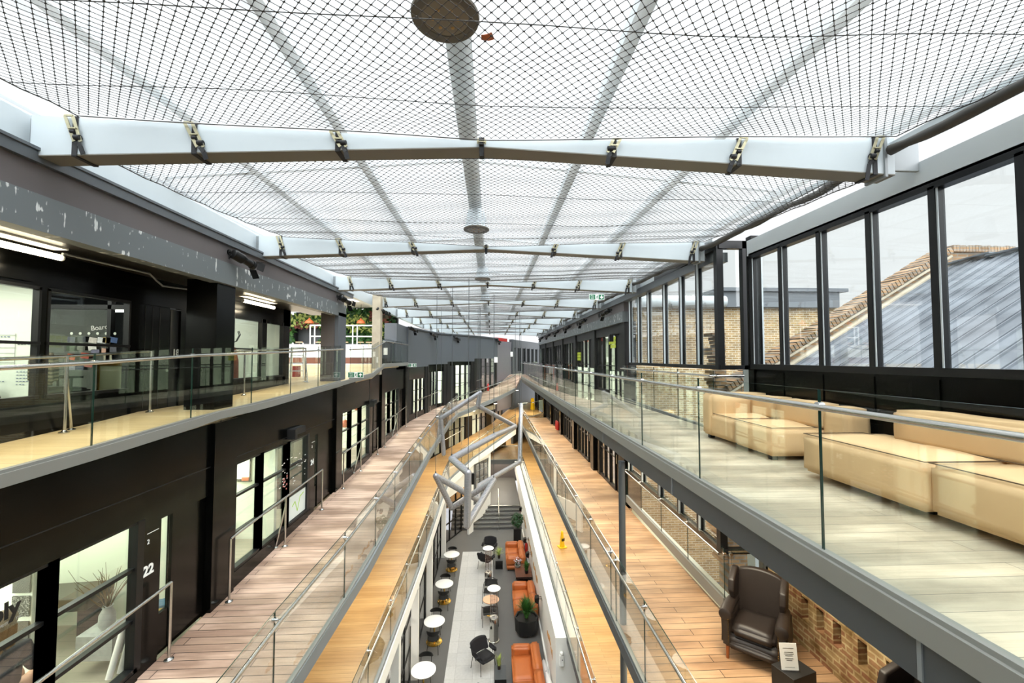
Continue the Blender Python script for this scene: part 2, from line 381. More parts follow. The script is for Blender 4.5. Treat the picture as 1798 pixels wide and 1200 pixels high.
def perforated():
    m, N, L, B = newmat('perforated_steel')
    tc = N.new('ShaderNodeTexCoord'); v = N.new('ShaderNodeTexVoronoi'); v.inputs['Scale'].default_value = 30; v.inputs['Randomness'].default_value = .15
    L.new(tc.outputs['Object'], v.inputs['Vector'])
    r = N.new('ShaderNodeValToRGB'); r.color_ramp.interpolation = 'EASE'; r.color_ramp.elements[0].position = .26; r.color_ramp.elements[1].position = .34
    r.color_ramp.elements[0].color = rgb('4a4a4c'); r.color_ramp.elements[1].color = rgb('98989c'); L.new(v.outputs['Distance'], r.inputs[0])
    L.new(r.outputs[0], B.inputs['Base Color']); B.inputs['Metallic'].default_value = .4; B.inputs['Roughness'].default_value = .4
    return m
M['perf'] = perforated()

# ------------------------------------------------------------------ levels and ramps
def interp(pts, y):
    if y <= pts[0][0]: return pts[0][1]
    for (a, za), (b, zb) in zip(pts, pts[1:]):
        if y <= b: return za + (zb - za) * (y - a) / (b - a)
    return pts[-1][1]
P1 = [(-3, 9.06), (3.95, 9.34), (4.82, 9.378), (6.33, 9.465), (6.95, 9.515), (7.85, 9.515), (8.55, 9.532), (9.37, 9.565), (12.05, 9.674), (13.4, 9.73), (15.2, 9.80), (16.8, 10.12), (22, 10.12)]
def z1(y): return interp(P1, y)
def z2(y): return 6.28 + .038 * y if y <= 27 else 7.306 + .183 * (y - 27)
def z3(y): return 3.4 + .04 * y if y <= 27 else 4.48 + .169 * (y - 27)
class Path:      # a facade line in plan; s runs along it, d is towards the atrium
    def __init__(s, pts, flip=1):
        s.p = [Vector((a, b, 0)) for a, b in pts]; s.flip = flip
        s.c = [0]
        for a, b in zip(s.p, s.p[1:]): s.c.append(s.c[-1] + (b - a).length)
    def at(s, t, d=0):
        i = 0
        while i < len(s.c) - 2 and t > s.c[i + 1]: i += 1
        a, b = s.p[i], s.p[i + 1]; u = (b - a).normalized()
        q = a + u * (t - s.c[i]); n = Vector((u.y, -u.x, 0)) * s.flip
        return q + n * d
    def hexa(s, mb, s0, s1, za, zb, d0, d1, mi=0):   # za, zb: numbers or (at s0, at s1)
        za = za if isinstance(za, tuple) else (za, za); zb = zb if isinstance(zb, tuple) else (zb, zb)
        cuts = [s0] + [c for c in s.c if s0 + 1e-4 < c < s1 - 1e-4] + [s1]
        for a, b in zip(cuts, cuts[1:]):
            fa, fb = (a - s0) / (s1 - s0), (b - s0) / (s1 - s0)
            L = lambda z, f: z[0] + (z[1] - z[0]) * f
            e = 1e-4 * (b - a)
            q = [s.at(a + e, d0), s.at(b - e, d0), s.at(b - e, d1), s.at(a + e, d1)]
            zl = [L(za, fa), L(za, fb), L(za, fb), L(za, fa)]; zh = [L(zb, fa), L(zb, fb), L(zb, fb), L(zb, fa)]
            mb.hexa([(v.x, v.y, z) for v, z in zip(q, zl)] + [(v.x, v.y, z) for v, z in zip(q, zh)], mi)
        return mb

# ------------------------------------------------------------------ ground floor
st('floor', MB().box(-9, 4.6, -3, 26.4, -.2, 0), M['greyfloor'], 'dark grey resin floor of the cafe hall', 'floor')
st('floor_inlay', MB().box(-1.48, .12, 2, 23.4, 0, .004), M['tiles'], 'strip of pale stone tiles let into the grey floor', 'floor')
# stairs: six dark steps with bright nosings, platform behind
b = MB(); nb = MB()
for k in range(6):
    y0 = 26.35 + .3 * k
    b.box(-2.4, 1.9, y0, 34.5, .15 * k, .15 * k + .15)
    nb.box(-2.4, 1.9, y0 - .012, y0 + .05, .15 * k + .115, .15 * k + .158)
stair = obj('staircase', b, M['greyfloor'], label='broad dark grey stair flight at the end of the cafe hall', cat='stairs', kind='structure')
obj('nosing', nb, M['steel'], stair, label='bright metal step nosings')
st('floor_platform', MB().box(-6, 4.6, 34.5, 46, .6, .9), M['greyfloor'], 'grey landing floor beyond the stairs', 'floor')
# ------------------------------------------------------------------ decks
def deck(name, A, B, zf, t, m, label, edge=None, em=None):
    a = [(x, y, z) for (x, y), z in zip(A, zf)]; bb = [(x, y, z) for (x, y), z in zip(B, zf)]
    st(name, MB().strip(a, bb, t), [m], label, 'floor')
def soffit_strip(name, A, B, zf, t, m, label):
    a = [(x, y, z - t) for (x, y), z in zip(A, zf)]; bb = [(x, y, z - t) for (x, y), z in zip(B, zf)]
    st(name, MB().strip(a, bb, .03), m, label, 'ceiling')
def fascia(name, E, zf, h, w, m, label, side=1, drop=0):
    mb = MB(); n = len(E)
    off = []
    for i in range(n):
        a = Vector(E[max(i - 1, 0)]).to_2d() if False else Vector(E[max(i - 1, 0)]); c = Vector(E[min(i + 1, n - 1)])
        t = (c - a).normalized(); off.append(Vector((t.y, -t.x)) * side)
    A = [(E[i][0] + off[i].x * w, E[i][1] + off[i].y * w, zf[i] + .012 - drop) for i in range(n)]
    B = [(E[i][0] - off[i].x * .012, E[i][1] - off[i].y * .012, zf[i] + .012 - drop) for i in range(n)]
    st(name, mb.strip(A, B, h), m, label, 'edge trim')
# upper gallery, sofa side (flat, z = 9)
st('floor_upper_gallery', MB().box(2.28, 4.8, -3, 8.3, 8.8, 9).box(2.28, 4.38, 8.3, 14.3, 8.8, 9).box(2.28, 4.75, 14.3, 31.6, 8.8, 9), M['greyboards'], 'grey washed timber floor of the upper gallery with the sofas', 'floor')
st('floor_upper_landing', MB().prism([(1.6, 36.3), (2.4, 33.6), (3.4, 32.6), (4.75, 34), (4.75, 40), (5.2, 45.6)], 8.8, 9.0), M['greyboards'], 'far timber landing of the upper gallery', 'floor')
E = [(2.28, y) for y in (-3, 2, 7, 14, 20, 31.6)]
fascia('trim_1', E, [9.0] * 6, .135, .05, M['fascia'], 'pale grey metal edge of the upper sofa gallery', -1)
st('trim_2', MB().box(2.272, 2.5, -3, 31.6, 8.64, 8.885), M['darkgrey'], 'dark grey edge beam under the upper sofa gallery', 'beam')
# joint covers in the edge beam
jb = MB()
for y in (2.2, 5.3, 8.6, 12.5): jb.box(2.262, 2.275, y, y + .025, 8.65, 8.87)
st('trim_3', jb, M['midgrey'], 'thin joint strips on the edge beam of the sofa gallery', 'beam')
# level-two walkway, sofa side (flat, z = 6)
st('floor_middle_gallery', MB().box(2.06, 4.8, -3, 7.1, 5.82, 6).box(2.06, 4.0, 7.1, 12.7, 5.82, 6).box(2.06, 4.2, 12.7, 31.5, 5.82, 6), M['orangeboards'], 'pine board floor of the middle gallery with the wing chairs', 'floor')
st('floor_middle_landing', MB().prism([(1.4, 36.3), (2.4, 33.6), (3.4, 32.6), (4.3, 34), (4.7, 40), (5.2, 45.6)], 5.8, 6.0), M['goldboards'], 'far board landing of the middle gallery', 'floor')
E = [(2.06, y) for y in (-3, 2, 7, 14, 20, 31.5)]
fascia('trim_4', E, [6.0] * 6, .2, .05, M['darkgrey'], 'dark metal edge of the middle gallery', -1)
# level-three walkway, sofa side (flat, z = 3)
st('floor_lower_gallery', MB().box(2.05, 4.6, -3, 31.3, 2.84, 3).box(-.4, 4.6, 31.3, 46, 2.84, 3), M['goldboards'], 'golden board floor of the lower gallery with the yellow cone', 'floor')
E = [(2.05, y) for y in (-3, 2, 7, 14, 20, 31.3)]
fascia('trim_5', E, [3.0] * 6, .16, .04, M['darkgrey'], 'dark metal edge of the lower gallery', -1)
st('trim_6', MB().box(-.4, 2.05, 31.25, 31.3, 2.7, 3.01), M['darkgrey'], 'dark edge of the lower gallery above the stairs', 'edge trim')
# upper ramp, office side
Y1 = [-3, 3.95, 4.82, 6.33, 6.95, 7.85, 8.55, 9.37, 12.05, 13.4, 15.2, 16.8, 22]
deck('floor_upper_ramp', [(-5.6, y) for y in Y1[:9]], [(-4.26, y) for y in Y1[:9]], [z1(y) for y in Y1[:9]], .15, M['oak'], 'pale oak floor of the upper office ramp')
deck('floor_terrace', [(-12, y) for y in (12.05, 13.4, 15.2, 16.8, 19.5)], [(-4.26, 12.05), (-4.27, 13.4), (-4.15, 15.2), (-4.15, 16.8), (-4.15, 19.5)], [9.674, 9.73, 9.8, 10.11, 10.11], .15, M['oak'], 'oak floor of the terrace by the plant wall')
E = [(-4.26, y) for y in Y1[:10]] + [(-4.17, 15.2), (-4.15, 16.8), (-4.15, 21.7)]
fascia('trim_7', E, [z1(y) for y in Y1[:10]] + [9.80, 10.12, 10.12], .12, .05, M['fascia'], 'pale grey metal edge of the upper office ramp', 1)
# middle ramp, office side
A2 = [(-4.25, -3), (-4.25, 5.4), (-4.25, 8), (-4.25, 16), (-4.25, 21.7), (-3.75, 24.6), (-3.35, 26.8), (-1.1, 30), (.45, 33.6), (1.6, 36.3)]
B2 = [(-2.42, -3), (-2.40, 5.4), (-2.27, 8), (-2.27, 16), (-2.14, 21.7), (-1.9, 24.4), (-.87, 27.5), (.6, 29.3), (1.75, 30.8), (2.4, 33.6)]
Z2 = [z2(-3), z2(5.4), z2(8), z2(16), z2(21.7), z2(24.6), z2(27), 7.75, 8.2, 9.0]
deck('floor_middle_ramp', A2, B2, Z2, .16, M['pinkboards'], 'weathered pinkish board floor of the middle ramp')
fascia('trim_8', B2[:-1], Z2[:-1], .2, .06, M['midgrey'], 'grey steel edge of the middle ramp', 1)
# lower ramp, office side
A3 = [(-4.6, -3), (-4.6, 5.4), (-4.6, 13.4), (-4.6, 19.5), (-4.3, 22), (-3.6, 25.5), (-1.7, 29.6), (0, 33.2), (1.4, 36.3)]
B3 = [(-2.5, -3), (-2.45, 5.4), (-2.2, 13.4), (-2.15, 19.5), (-2.05, 22), (-1.07, 25.7), (.6, 29.2), (1.75, 30.9), (2.4, 33.6)]
Z3 = [z3(-3), z3(5.4), z3(13.4), z3(19.5), z3(22), z3(25.6), 4.87, 5.3, 6.0]
deck('floor_lower_ramp', A3, B3, Z3, .16, M['goldboards'], 'golden board floor of the lower ramp')
fascia('trim_9', B3[:-1], Z3[:-1], .34, .07, M['white'], 'white edge beam of the lower ramp above the cafe', 1, .05)
fascia('trim_10', B3[:-1], [z + .06 for z in Z3[:-1]], .08, .05, M['midgrey'], 'grey steel channel along the lower ramp', 1)
# soffits under the sofa-side galleries and ramps (plain boards)
st('ceiling_middle', MB().box(2.5, 4.7, -3, 8.2, 8.76, 8.8).box(2.5, 4.3, 8.2, 31, 8.76, 8.8), M['soffit'], 'plain ceiling over the middle gallery', 'ceiling')
st('ceiling_lower', MB().box(2.1, 4.5, -3, 7, 5.78, 5.82).box(2.1, 3.95, 7, 31, 5.78, 5.82), M['soffit'], 'plain ceiling over the lower gallery', 'ceiling')

# ------------------------------------------------------------------ roof
def beam_mesh():
    mb = MB(); xs = [-4.5, -3.0, -1.5, -.1, 1.4, 2.9, 4.35]
    zb = lambda x: 12.53 - abs(x + .05) * .044; zt = lambda x: 12.585 + abs(x + .05) * .034
    for a, c in zip(xs, xs[1:]):
        mb.hexa([(a, -.11, zb(a)), (c, -.11, zb(c)), (c, .11, zb(c)), (a, .11, zb(a)), (a, -.11, zt(a)), (c, -.11, zt(c)), (c, .11, zt(c)), (a, .11, zt(a))])
    return mb
ORD = ['first', 'second', 'third', 'fourth', 'fifth', 'sixth', 'seventh', 'eighth', 'ninth', 'tenth', 'eleventh']
BY = [4.43 + 4.11 * k for k in range(9)]
bm0 = None
for k, y in enumerate(BY):
    if bm0 is None:
        bm0 = st('roof_beam', beam_mesh(), M['beam'], '', 'roof beam'); o = bm0
        e = MB()
        e.box(4.3, 4.72, -.02, .02, 12.42, 12.74).box(4.22, 4.25, -.13, .13, 12.3, 12.84)
        obj('end_bracket', e, M['midgrey'], o)
        e = MB().box(-4.72, -4.4, -.02, .02, 12.41, 12.75); obj('end_bracket', e, M['midgrey'], o)
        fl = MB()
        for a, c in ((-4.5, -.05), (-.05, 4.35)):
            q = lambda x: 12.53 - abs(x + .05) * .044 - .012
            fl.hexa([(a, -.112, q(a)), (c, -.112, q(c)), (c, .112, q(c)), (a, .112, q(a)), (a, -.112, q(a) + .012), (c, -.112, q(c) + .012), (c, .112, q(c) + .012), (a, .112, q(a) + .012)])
        obj('bottom_flange', fl, mat('flange_underside_shade', '6a665c', .5), o, label='bottom flange with its underside shade painted in brown grey')  # shade under the beam painted in as a darker colour than the beam
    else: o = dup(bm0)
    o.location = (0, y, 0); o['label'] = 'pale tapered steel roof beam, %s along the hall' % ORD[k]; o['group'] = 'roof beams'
pur = None
for i, x in enumerate((-4.75, -3.35, -1.83, -.3, 1.22, 2.75, 4.45)):
    w = .24 if i == 3 else .13
    st('roof_purlin', MB().box(x - w / 2, x + w / 2, -3, 40, 13.02 + .22 - abs(x + .3) * .08, 13.14 + .22 - abs(x + .3) * .08), M['palegrey'], 'long pale roof purlin, %s from the office side' % ORD[i], 'roof purlin')
rg = MB()
for a, c in ((-4.75, -.3), (-.3, 4.6)):
    za = 13.39 - abs(a + .3) * .08; zc = 13.39 - abs(c + .3) * .08
    rg.hexa([(a, -3, za), (c, -3, zc), (c, 42, zc), (a, 42, za), (a, -3, za + .02), (c, -3, zc + .02), (c, 42, zc + .02), (a, 42, za + .02)])
ms = MB()
for a, c in ((-4.75, -.3), (-.3, 4.6)):
    za = 13.12 - abs(a + .3) * .08; zc = 13.12 - abs(c + .3) * .08
    ms.hexa([(a, -3, za), (c, -3, zc), (c, 41, zc), (a, 41, za), (a, -3, za + .004), (c, -3, zc + .004), (c, 41, zc + .004), (a, 41, za + .004)])
st('ceiling_sheet', ms, M['milky'], 'thin milky sheet stretched under the roof purlins', 'roof')
st('ceiling', rg, M['roofglass'], 'clear glazed roof over the whole atrium', 'roof')
# light cross bars of the glazing
cbm = MB()
for y in [2.2 + 4.11 * k for k in range(9)]:
    for a, c in ((-4.75, -.3), (-.3, 4.6)):
        cbm.bar((a, y, 13.33 - abs(a + .3) * .08), (c, y, 13.33 - abs(c + .3) * .08), .07, .05)
st('roof_glazing_bar', cbm, M['beam'], 'thin pale glazing bars across the glass roof', 'roof')
# gutters and eaves steel
st('gutter', MB().box(-4.62, -4.42, -3, 13.9, 12.27, 12.40).box(-4.9, -4.40, -3, 13.9, 12.38, 12.41), M['gutter'], 'dark grey gutter over the office fascia', 'gutter')
st('trim_11', MB().box(-4.75, -4.6, -3, 30, 12.41, 12.8), M['palegrey'], 'pale eaves beam above the office gutter', 'beam')
st('trim_12', MB().box(4.72, 4.9, -3, 7.6, 12.24, 12.52), M['midgrey'] if False else M['palegrey'], 'pale grey steel beam over the sofa windows', 'beam')
st('trim_13', MB().box(4.5, 4.62, 8.4, 40, 12.44, 12.8).box(4.3, 4.34, -2, 7.2, 12.62, 12.68), M['palegrey'], 'pale eaves beam above the sofa-side fascia', 'beam')
# steel posts down the far side
st('column_round', MB().tube([(2.18, 7.1, 0), (2.18, 7.1, 8.64)], .055, 20), M['darkgrey'], 'slim round dark steel post through the sofa-side galleries', 'column', smooth=40)

# ------------------------------------------------------------------ office side, upper storey
st('trim_14', MB().box(-4.55, -4.47, -3, 13.2, 11.95, 12.28), M['taupe'], 'taupe fascia panel under the office gutter', 'fascia')
cb = MB().box(-4.62, -4.42, -3, 13.25, 11.60, 11.96)
st('trim_15', cb, M['steelgrey'], 'grey steel channel with white lime streaks over the upper ramp', 'beam')
st('column_ramp', MB().box(-4.98, -4.50, 7.22, 7.72, 9.4, 11.66), M['black'], 'square black column on the upper ramp', 'column')
st('column_portal', MB().box(-4.9, -4.52, 12.55, 13.2, 9.5, 11.66), M['taupe'], 'dark panelled pier at the end of the upper ramp', 'column')
st('trim_16', MB().box(-4.62, -4.42, 12.6, 13.25, 9.55, 11.7), M['slate'], 'grey steel jamb at the end of the upper ramp', 'column')
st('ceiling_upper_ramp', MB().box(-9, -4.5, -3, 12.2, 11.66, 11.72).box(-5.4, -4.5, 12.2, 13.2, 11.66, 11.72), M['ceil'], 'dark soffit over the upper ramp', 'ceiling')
st('roof_slab_office', MB().box(-9.2, -4.6, -3, 12.3, 11.95, 12.2), M['taupe'], 'office roof slab', 'roof')
# office wall x = -5.5 : black frame around two windows, a door, two further windows
W = MB()
def wx(y0, y1, z0, zz1, mb=W, x0=-5.6, x1=-5.5): mb.box(x0, x1, y0, y1, z0, zz1)
wx(-3, 12.0, 11.22, 11.66); wx(-3, 6.85, 8.9, 9.87); wx(9.3, 11.75, 9.3, 9.88); wx(5.48, 5.56, 9.87, 11.22); wx(6.78, 6.95, 9.3, 11.22)
wx(7.85, 9.4, 9.3, 11.22); wx(10.55, 10.72, 9.8, 11.3); wx(11.6, 11.95, 9.4, 11.66); wx(3.4, 3.5, 9.87, 11.22); wx(-3, 0, 9.8, 11.3)
st('wall_office_upper', W, M['black'], 'black panelled office wall along the upper ramp', 'wall')
def window(n, mb, m, glass, label):
    w = st('window_%d' % n, mb, m, label, 'window')
    obj('pane', glass, M['window'], w)
wf = MB(); gl = MB()
for y0, y1 in ((0, 3.4), (3.5, 5.48), (5.56, 6.78)):
    wf.box(-5.58, -5.48, y0, y1, 10.52, 10.555); wf.box(-5.57, -5.49, y0, y1, 11.19, 11.23); wf.box(-5.57, -5.47, y0, y1, 9.86, 9.90)
    wf.box(-5.57, -5.49, y0, y0 + .03, 9.87, 11.22); wf.box(-5.57, -5.49, y1 - .03, y1, 9.87, 11.22)
    gl.box(-5.545, -5.535, y0, y1, 9.87, 11.22)
window(1, wf, M['frame'], gl, 'black framed office window beside door 18 on the upper ramp')
wf = MB(); gl = MB()
for y0, y1 in ((9.4, 10.55), (10.72, 11.6)):
    wf.box(-5.58, -5.48, y0, y1, 10.55, 10.58); wf.box(-5.57, -5.49, y0, y0 + .03, 9.88, 11.3); wf.box(-5.57, -5.49, y1 - .03, y1, 9.88, 11.3); wf.box(-5.57, -5.47, y0, y1, 9.88, 9.92)
    gl.box(-5.545, -5.535, y0, y1, 9.88, 11.25)
window(2, wf, M['frame'], gl, 'pair of office windows past the black column on the upper ramp')
d = st('door_1', MB().box(-5.6, -5.53, 6.95, 7.62, 9.49, 11.24), M['black'], 'black boarded office door 18 on the upper ramp', 'door')
obj('door_handle', MB().tube([(-5.52, 7.55, 10.35), (-5.46, 7.55, 10.35), (-5.46, 7.42, 10.35)], .012, 8), M['steel'], d, smooth=40)
obj('lock', MB().tube([(-5.53, 7.57, 10.15), (-5.51, 7.57, 10.15)], .03, 12), M['steel'], d)
obj('door_leaf_groove', MB().box(-5.532, -5.525, 7.1, 7.105, 9.55, 11.2).box(-5.532, -5.525, 7.25, 7.255, 9.55, 11.2).box(-5.532, -5.525, 7.4, 7.405, 9.55, 11.2), M['black_matt'], d)
st('door_2', MB().box(-5.6, -5.54, 7.66, 7.86, 9.49, 11.2), M['black_matt'], 'narrow black side light carrying the number 18', 'door')
word(None, '18', M['signwhite'], .16, facing((-5.53, 7.79, 10.45), (0, 1, 0), (0, 0, 1)), 'door_number', .004).__setitem__('label', 'white door number eighteen on the upper ramp')
bpy.data.objects['door_number']['category'] = 'number'
# interior of office 18
room = MB().box(-10.2, -10, -3, 12, 9.2, 11.9).box(-10, -5.6, -3, -2.9, 9.2, 11.9).box(-10, -7.25, 7.2, 7.3, 9.4, 11.7).box(-7.25, -5.6, 9.22, 9.3, 9.4, 11.9) .box(-10, -5.6, 11.9, 12, 9.4, 11.9)
st('wall_office_interior', room, M['offwhite'], 'pale inner walls of the upper office', 'wall')
st('floor_office_upper', MB().box(-10, -5.6, -3, 12, 9.32, 9.4), M['officefloor'], 'office floor behind the upper ramp', 'floor')
ip = MB().box(-7.28, -7.2, 7.2, 7.28, 9.4, 11.65).box(-6.2, -6.14, 7.2, 7.28, 9.4, 11.65).box(-7.2, -5.62, 7.2, 7.28, 11.15, 11.22)
pw = st('window_3', ip, M['frame'], 'black framed inner glass screen covered in photo cards', 'window')
obj('pane', MB().box(-7.2, -6.2, 7.235, 7.243, 9.4, 11.15), M['window'], pw)

# lower black fascia wall, doors and windows of the middle ramp
PL = Path([(-4.25, -3), (-4.25, 21.7), (-3.75, 24.6), (-3.35, 26.8), (-1.1, 30.0), (.45, 33.6)])
S0 = 3.0                                              # path length = y + 3 on the straight
wall2 = MB(); pier = MB()
bays = [  # start, window splits, strip, door start, door end, end of pier, head
    (0.6, [0.6, 1.9, 3.15, 4.46, 5.5], 5.82, 6.75, 7.35, 8.38),
    (7.4, [7.4, 8.25, 9.3, 10.28], 10.65, 11.9, 12.4, 8.6),
    (12.45, [12.45, 13.3, 14.3, 15.3], 15.7, 16.75, 17.3, 8.8),
    (17.35, [17.35, 18.3, 19.2, 20.0], 20.4, 21.3, 21.75, 9.0),
]
n = 4
for bi, (b0, sp, d0, d1, p1, hd) in enumerate(bays):
    zf = lambda y: z2(y) - .05
    sl = z2((sp[0] + sp[-1]) / 2) + .2
    # wall over heads up to the deck above; sill wall; strip between window and door; door; pier
    PL.hexa(wall2, b0 + S0 - .05, p1 + S0 + .05, hd, (z1(b0) - .13, z1(p1) - .13), -.12, 0)
    PL.hexa(wall2, b0 + S0 - .05, sp[-1] + S0, (zf(b0), zf(sp[-1])), sl, -.12, .02)
    PL.hexa(wall2, sp[-1] + S0, d0 + S0, zf(d0), hd, -.12, 0)
    st('column_office', PL.hexa(MB(), d1 + S0 + .02, p1 + S0, zf(d1), (z1(d1) - .14, z1(p1) - .14), -.12, .06), M['black'], 'black pier after the %s office bay of the middle ramp' % ORD[bi], 'wall')
    wf = MB(); gl = MB()
    for a, c in zip(sp, sp[1:]):
        for z in (hd - .585, hd - 1.2): PL.hexa(wf, a + S0, c + S0, z, z + .04, -.09, -.02)
        PL.hexa(wf, a + S0, c + S0, hd - .03, hd, -.1, 0); PL.hexa(wf, a + S0, c + S0, sl, sl + .05, -.1, .01)
        PL.hexa(wf, a + S0 - .05, a + S0 + .05, sl, hd, -.1, 0.01); PL.hexa(wf, c + S0 - .05, c + S0 + .05, sl, hd, -.1, 0.01)
        PL.hexa(gl, a + S0 + .04, c + S0 - .04, sl, hd, -.06, -.052)
    window(n, wf, M['frame'], gl, 'black framed office window on the middle ramp, %s bay along' % ORD[bi]); n += 1
    dm = MB(); PL.hexa(dm, d0 + S0 + .3, d1 + S0, zf(d1) + .03, hd - .1, -.1, -.05)
    PL.hexa(dm, d0 + S0 + .02, d0 + S0 + .05, zf(d1) + .03, hd - .1, -.1, -.03); PL.hexa(dm, d0 + S0 + .25, d0 + S0 + .3, zf(d1) + .03, hd - .1, -.1, -.03)
    PL.hexa(dm, d0 + S0 + .05, d0 + S0 + .25, zf(d1) + .03, zf(d1) + .55, -.1, -.05); PL.hexa(dm, d0 + S0 + .0, d1 + S0, hd - .1, hd, -.12, 0)
    dd = st('door_%d' % (bi + 3), dm, M['black'], 'black office door with a narrow glass slot on the middle ramp, %s bay' % ORD[bi], 'door')
    gm = MB(); PL.hexa(gm, d0 + S0 + .05, d0 + S0 + .25, zf(d1) + .55, hd - .1, -.08, -.07); obj('pane', gm, M['window'], dd)
# first stretch before the first bay
PL.hexa(wall2, 0, .6 + S0, 6.0, 9.0, -.12, 0)
# seam lines
sm = MB()
for y in (6.98, 12.1, 15.25):
    PL.hexa(sm, y + S0, y + S0 + .03, 8.4, z1(y) - .14, 0, .008)
PL.hexa(sm, .0, 21.5, 8.7, 8.71, 0, .006)
st('trim_17', sm, M['black_matt'], 'dark seams in the black office cladding', 'cladding seam')
st('wall_office_middle', wall2, M['black'], 'black cladding over the office windows of the middle ramp', 'wall')
for t, y, z, s in (('22', 5.63, 7.72, .17), ('24', 10.5, 7.88, .17)):
    o = word(None, t, M['signwhite'], s, facing((-4.244, y, z), (0, 1, 0), (0, 0, 1)), 'door_number', .006)
    tag(o, 'white door number %s on the black office wall of the middle ramp' % ('twenty-two' if t == '22' else 'twenty-four'), 'number')
for t, y, z in (('2', 5.62, 8.07), ('2', 10.48, 8.25)):
    o = word(None, t, M['signwhite'], .08, facing((-4.246, y, z), (0, 1, 0), (0, 0, 1)), 'floor_number')
    tag(o, 'small white level mark above door number %s' % ('twenty-two' if y < 8 else 'twenty-four'), 'number')
    obj('bracket_line', MB().box(-4.249, -4.244, y - .02, y + .16, z + .1, z + .106), M['signwhite'], None, label='thin white line over the level mark by door %s' % ('twenty-two' if y < 8 else 'twenty-four'), cat='sign')
# curved stretch (bays five to seven): grey cladding above, glazed offices below
cw = MB(); cw2 = MB(); cp = MB()
s0 = 21.75 + S0
def yy(s): return PL.at(s).y
ss = [s0, PL.c[2] + .3, PL.c[3] + .9, PL.c[4] - .2, PL.c[5]]
hds = [9.25, 9.55, 9.9, 10.35]
ups = [9.9, 10.0, 10.15, 10.35]
for i in range(4):
    a, c = ss[i], ss[i + 1]; zf = z2(PL.at(a).y) if i < 2 else (7.3, 7.75, 7.6, 8.2)[i]
    L = c - a; sl = z2(min(yy(c), 27)) + .25 if i < 3 else 8.3
    PL.hexa(cw2, a, c, hds[i], ups[i], -.12, 0)
    PL.hexa(cw2, a, c, 6.8, sl, -.12, .0)
    cp = MB(); PL.hexa(cp, a, a + .25, 6.9, ups[i], -.12, .06); PL.hexa(cp, a + .25, a + L * .3, 6.9, hds[i], -.12, -.03); PL.hexa(cp, c - .3, c, 6.9, ups[i], -.12, .03)
    st('column_bend', cp, M['black_matt'], 'black pier and door on the bend of the middle ramp, %s of four' % ORD[i], 'wall')
    wf = MB(); gl = MB(); w0 = a + L * .3; w1 = c - .3; k = 3
    for j in range(k):
        p, q = w0 + (w1 - w0) * j / k, w0 + (w1 - w0) * (j + 1) / k
        PL.hexa(wf, p - .04, p + .05, sl, hds[i], -.1, .01); PL.hexa(wf, q - .05, q + .04, sl, hds[i], -.1, .01)
        for z in (hds[i] - .6, hds[i] - 1.2): PL.hexa(wf, p, q, z, z + .035, -.09, -.02)
        PL.hexa(gl, p + .04, q - .04, sl, hds[i], -.06, -.052)
    window(n, wf, M['frame'], gl, 'black framed office window on the bend of the middle ramp, %s of four' % ORD[i]); n += 1
st('wall_bend_lower', cw2, M['black'], 'black cladding over the windows on the bend', 'wall')
for i in range(4): PL.hexa(cw, ss[i], ss[i + 1], ups[i], (11.93, 11.93), -.3, .08)
PL.hexa(cw, s0, ss[4], 11.88, 11.96, -.3, .16)
st('wall_bend_upper', cw, M['slate'], 'grey clad upper wall on the bend past the plant wall', 'wall')
st('wall_bend_end', MB().box(-4.8, -4.25, 19.5, 21.8, 9.85, 11.95), M['slate'], 'short grey clad return wall beside the plant wall', 'wall')
PF = Path([(.45, 33.6), (1.75, 36.6), (5.2, 45.6)])
fm = MB(); PF.hexa(fm, 0.1, PF.c[1], 6.2, 11.75, -.2, 0); st('wall_far_mauve', fm, M['mauve'], 'smooth mauve grey panel at the far end of the bend', 'wall')
fm = MB(); PF.hexa(fm, .6, PF.c[1] - .2, 11.75, 12.05, -.6, -.3); st('wall_far_red', fm, M['red'], 'red painted strip above the mauve far panel', 'wall')
fm = MB(); PF.hexa(fm, PF.c[1], PF.c[1] + .5, 6, 12.0, -.2, .1); PF.hexa(fm, PF.c[1] + .5, PF.c[2], 11.3, 12.0, -.2, 0); PF.hexa(fm, PF.c[1] + .5, PF.c[2], 2.9, 9.2, -.2, 0)
for k in range(6):
    s = PF.c[1] + 1.3 + k * 1.5; PF.hexa(fm, s, s + .45, 9, 11.4, -.2, .02)
st('wall_far', fm, M['darkgrey'], 'dark far facade closing the atrium', 'wall')
for k in range(6):
    wf = MB(); gl = MB(); s = PF.c[1] + 1.75 + k * 1.5; e_ = min(s + 1.05, PF.c[2]); PF.hexa(gl, s, e_, 9.2, 11.3, -.1, -.09)
    for j in range(3): PF.hexa(wf, s + j * .49 * (e_ - s) / 1.05, s + j * .49 * (e_ - s) / 1.05 + .06, 9.2, 11.3, -.12, -.04)
    window(n, wf, M['frame'], gl, 'dark framed window in the far facade, %s from the mauve panel' % ORD[k]); n += 1
# office rooms behind the middle ramp
rm = MB(); rf = MB()
rm.box(-9.7, -9.5, -3, 24, 6.2, 9.2).box(-9.5, -4.4, 24, 24.2, 6.9, 9.9)
for y in (6.85, 12.1, 17.2, 21.9): rm.box(-9.5, -4.4, y, y + .12, 6.3, 9.25)
rm.box(-9.5, -5.27, 5.3, 5.38, 6.3, 8.72).box(-9.5, -4.82, 9.15, 9.25, 6.3, 8.72).box(-4.72, -4.45, 9.15, 9.25, 6.3, 8.72)
st('wall_office_rooms', rm, M['offwhite'], 'pale partition walls inside the offices of the middle ramp', 'wall')
for y0, y1 in ((-3, 6.85), (6.97, 12.1), (12.22, 17.2), (17.32, 21.9)): rf.box(-9.5, -4.4, y0, y1, 6.2, z2((y0 + y1) / 2) + .02)
st('floor_office_rooms', rf, M['officefloor'], 'office floors behind the middle ramp windows', 'floor')
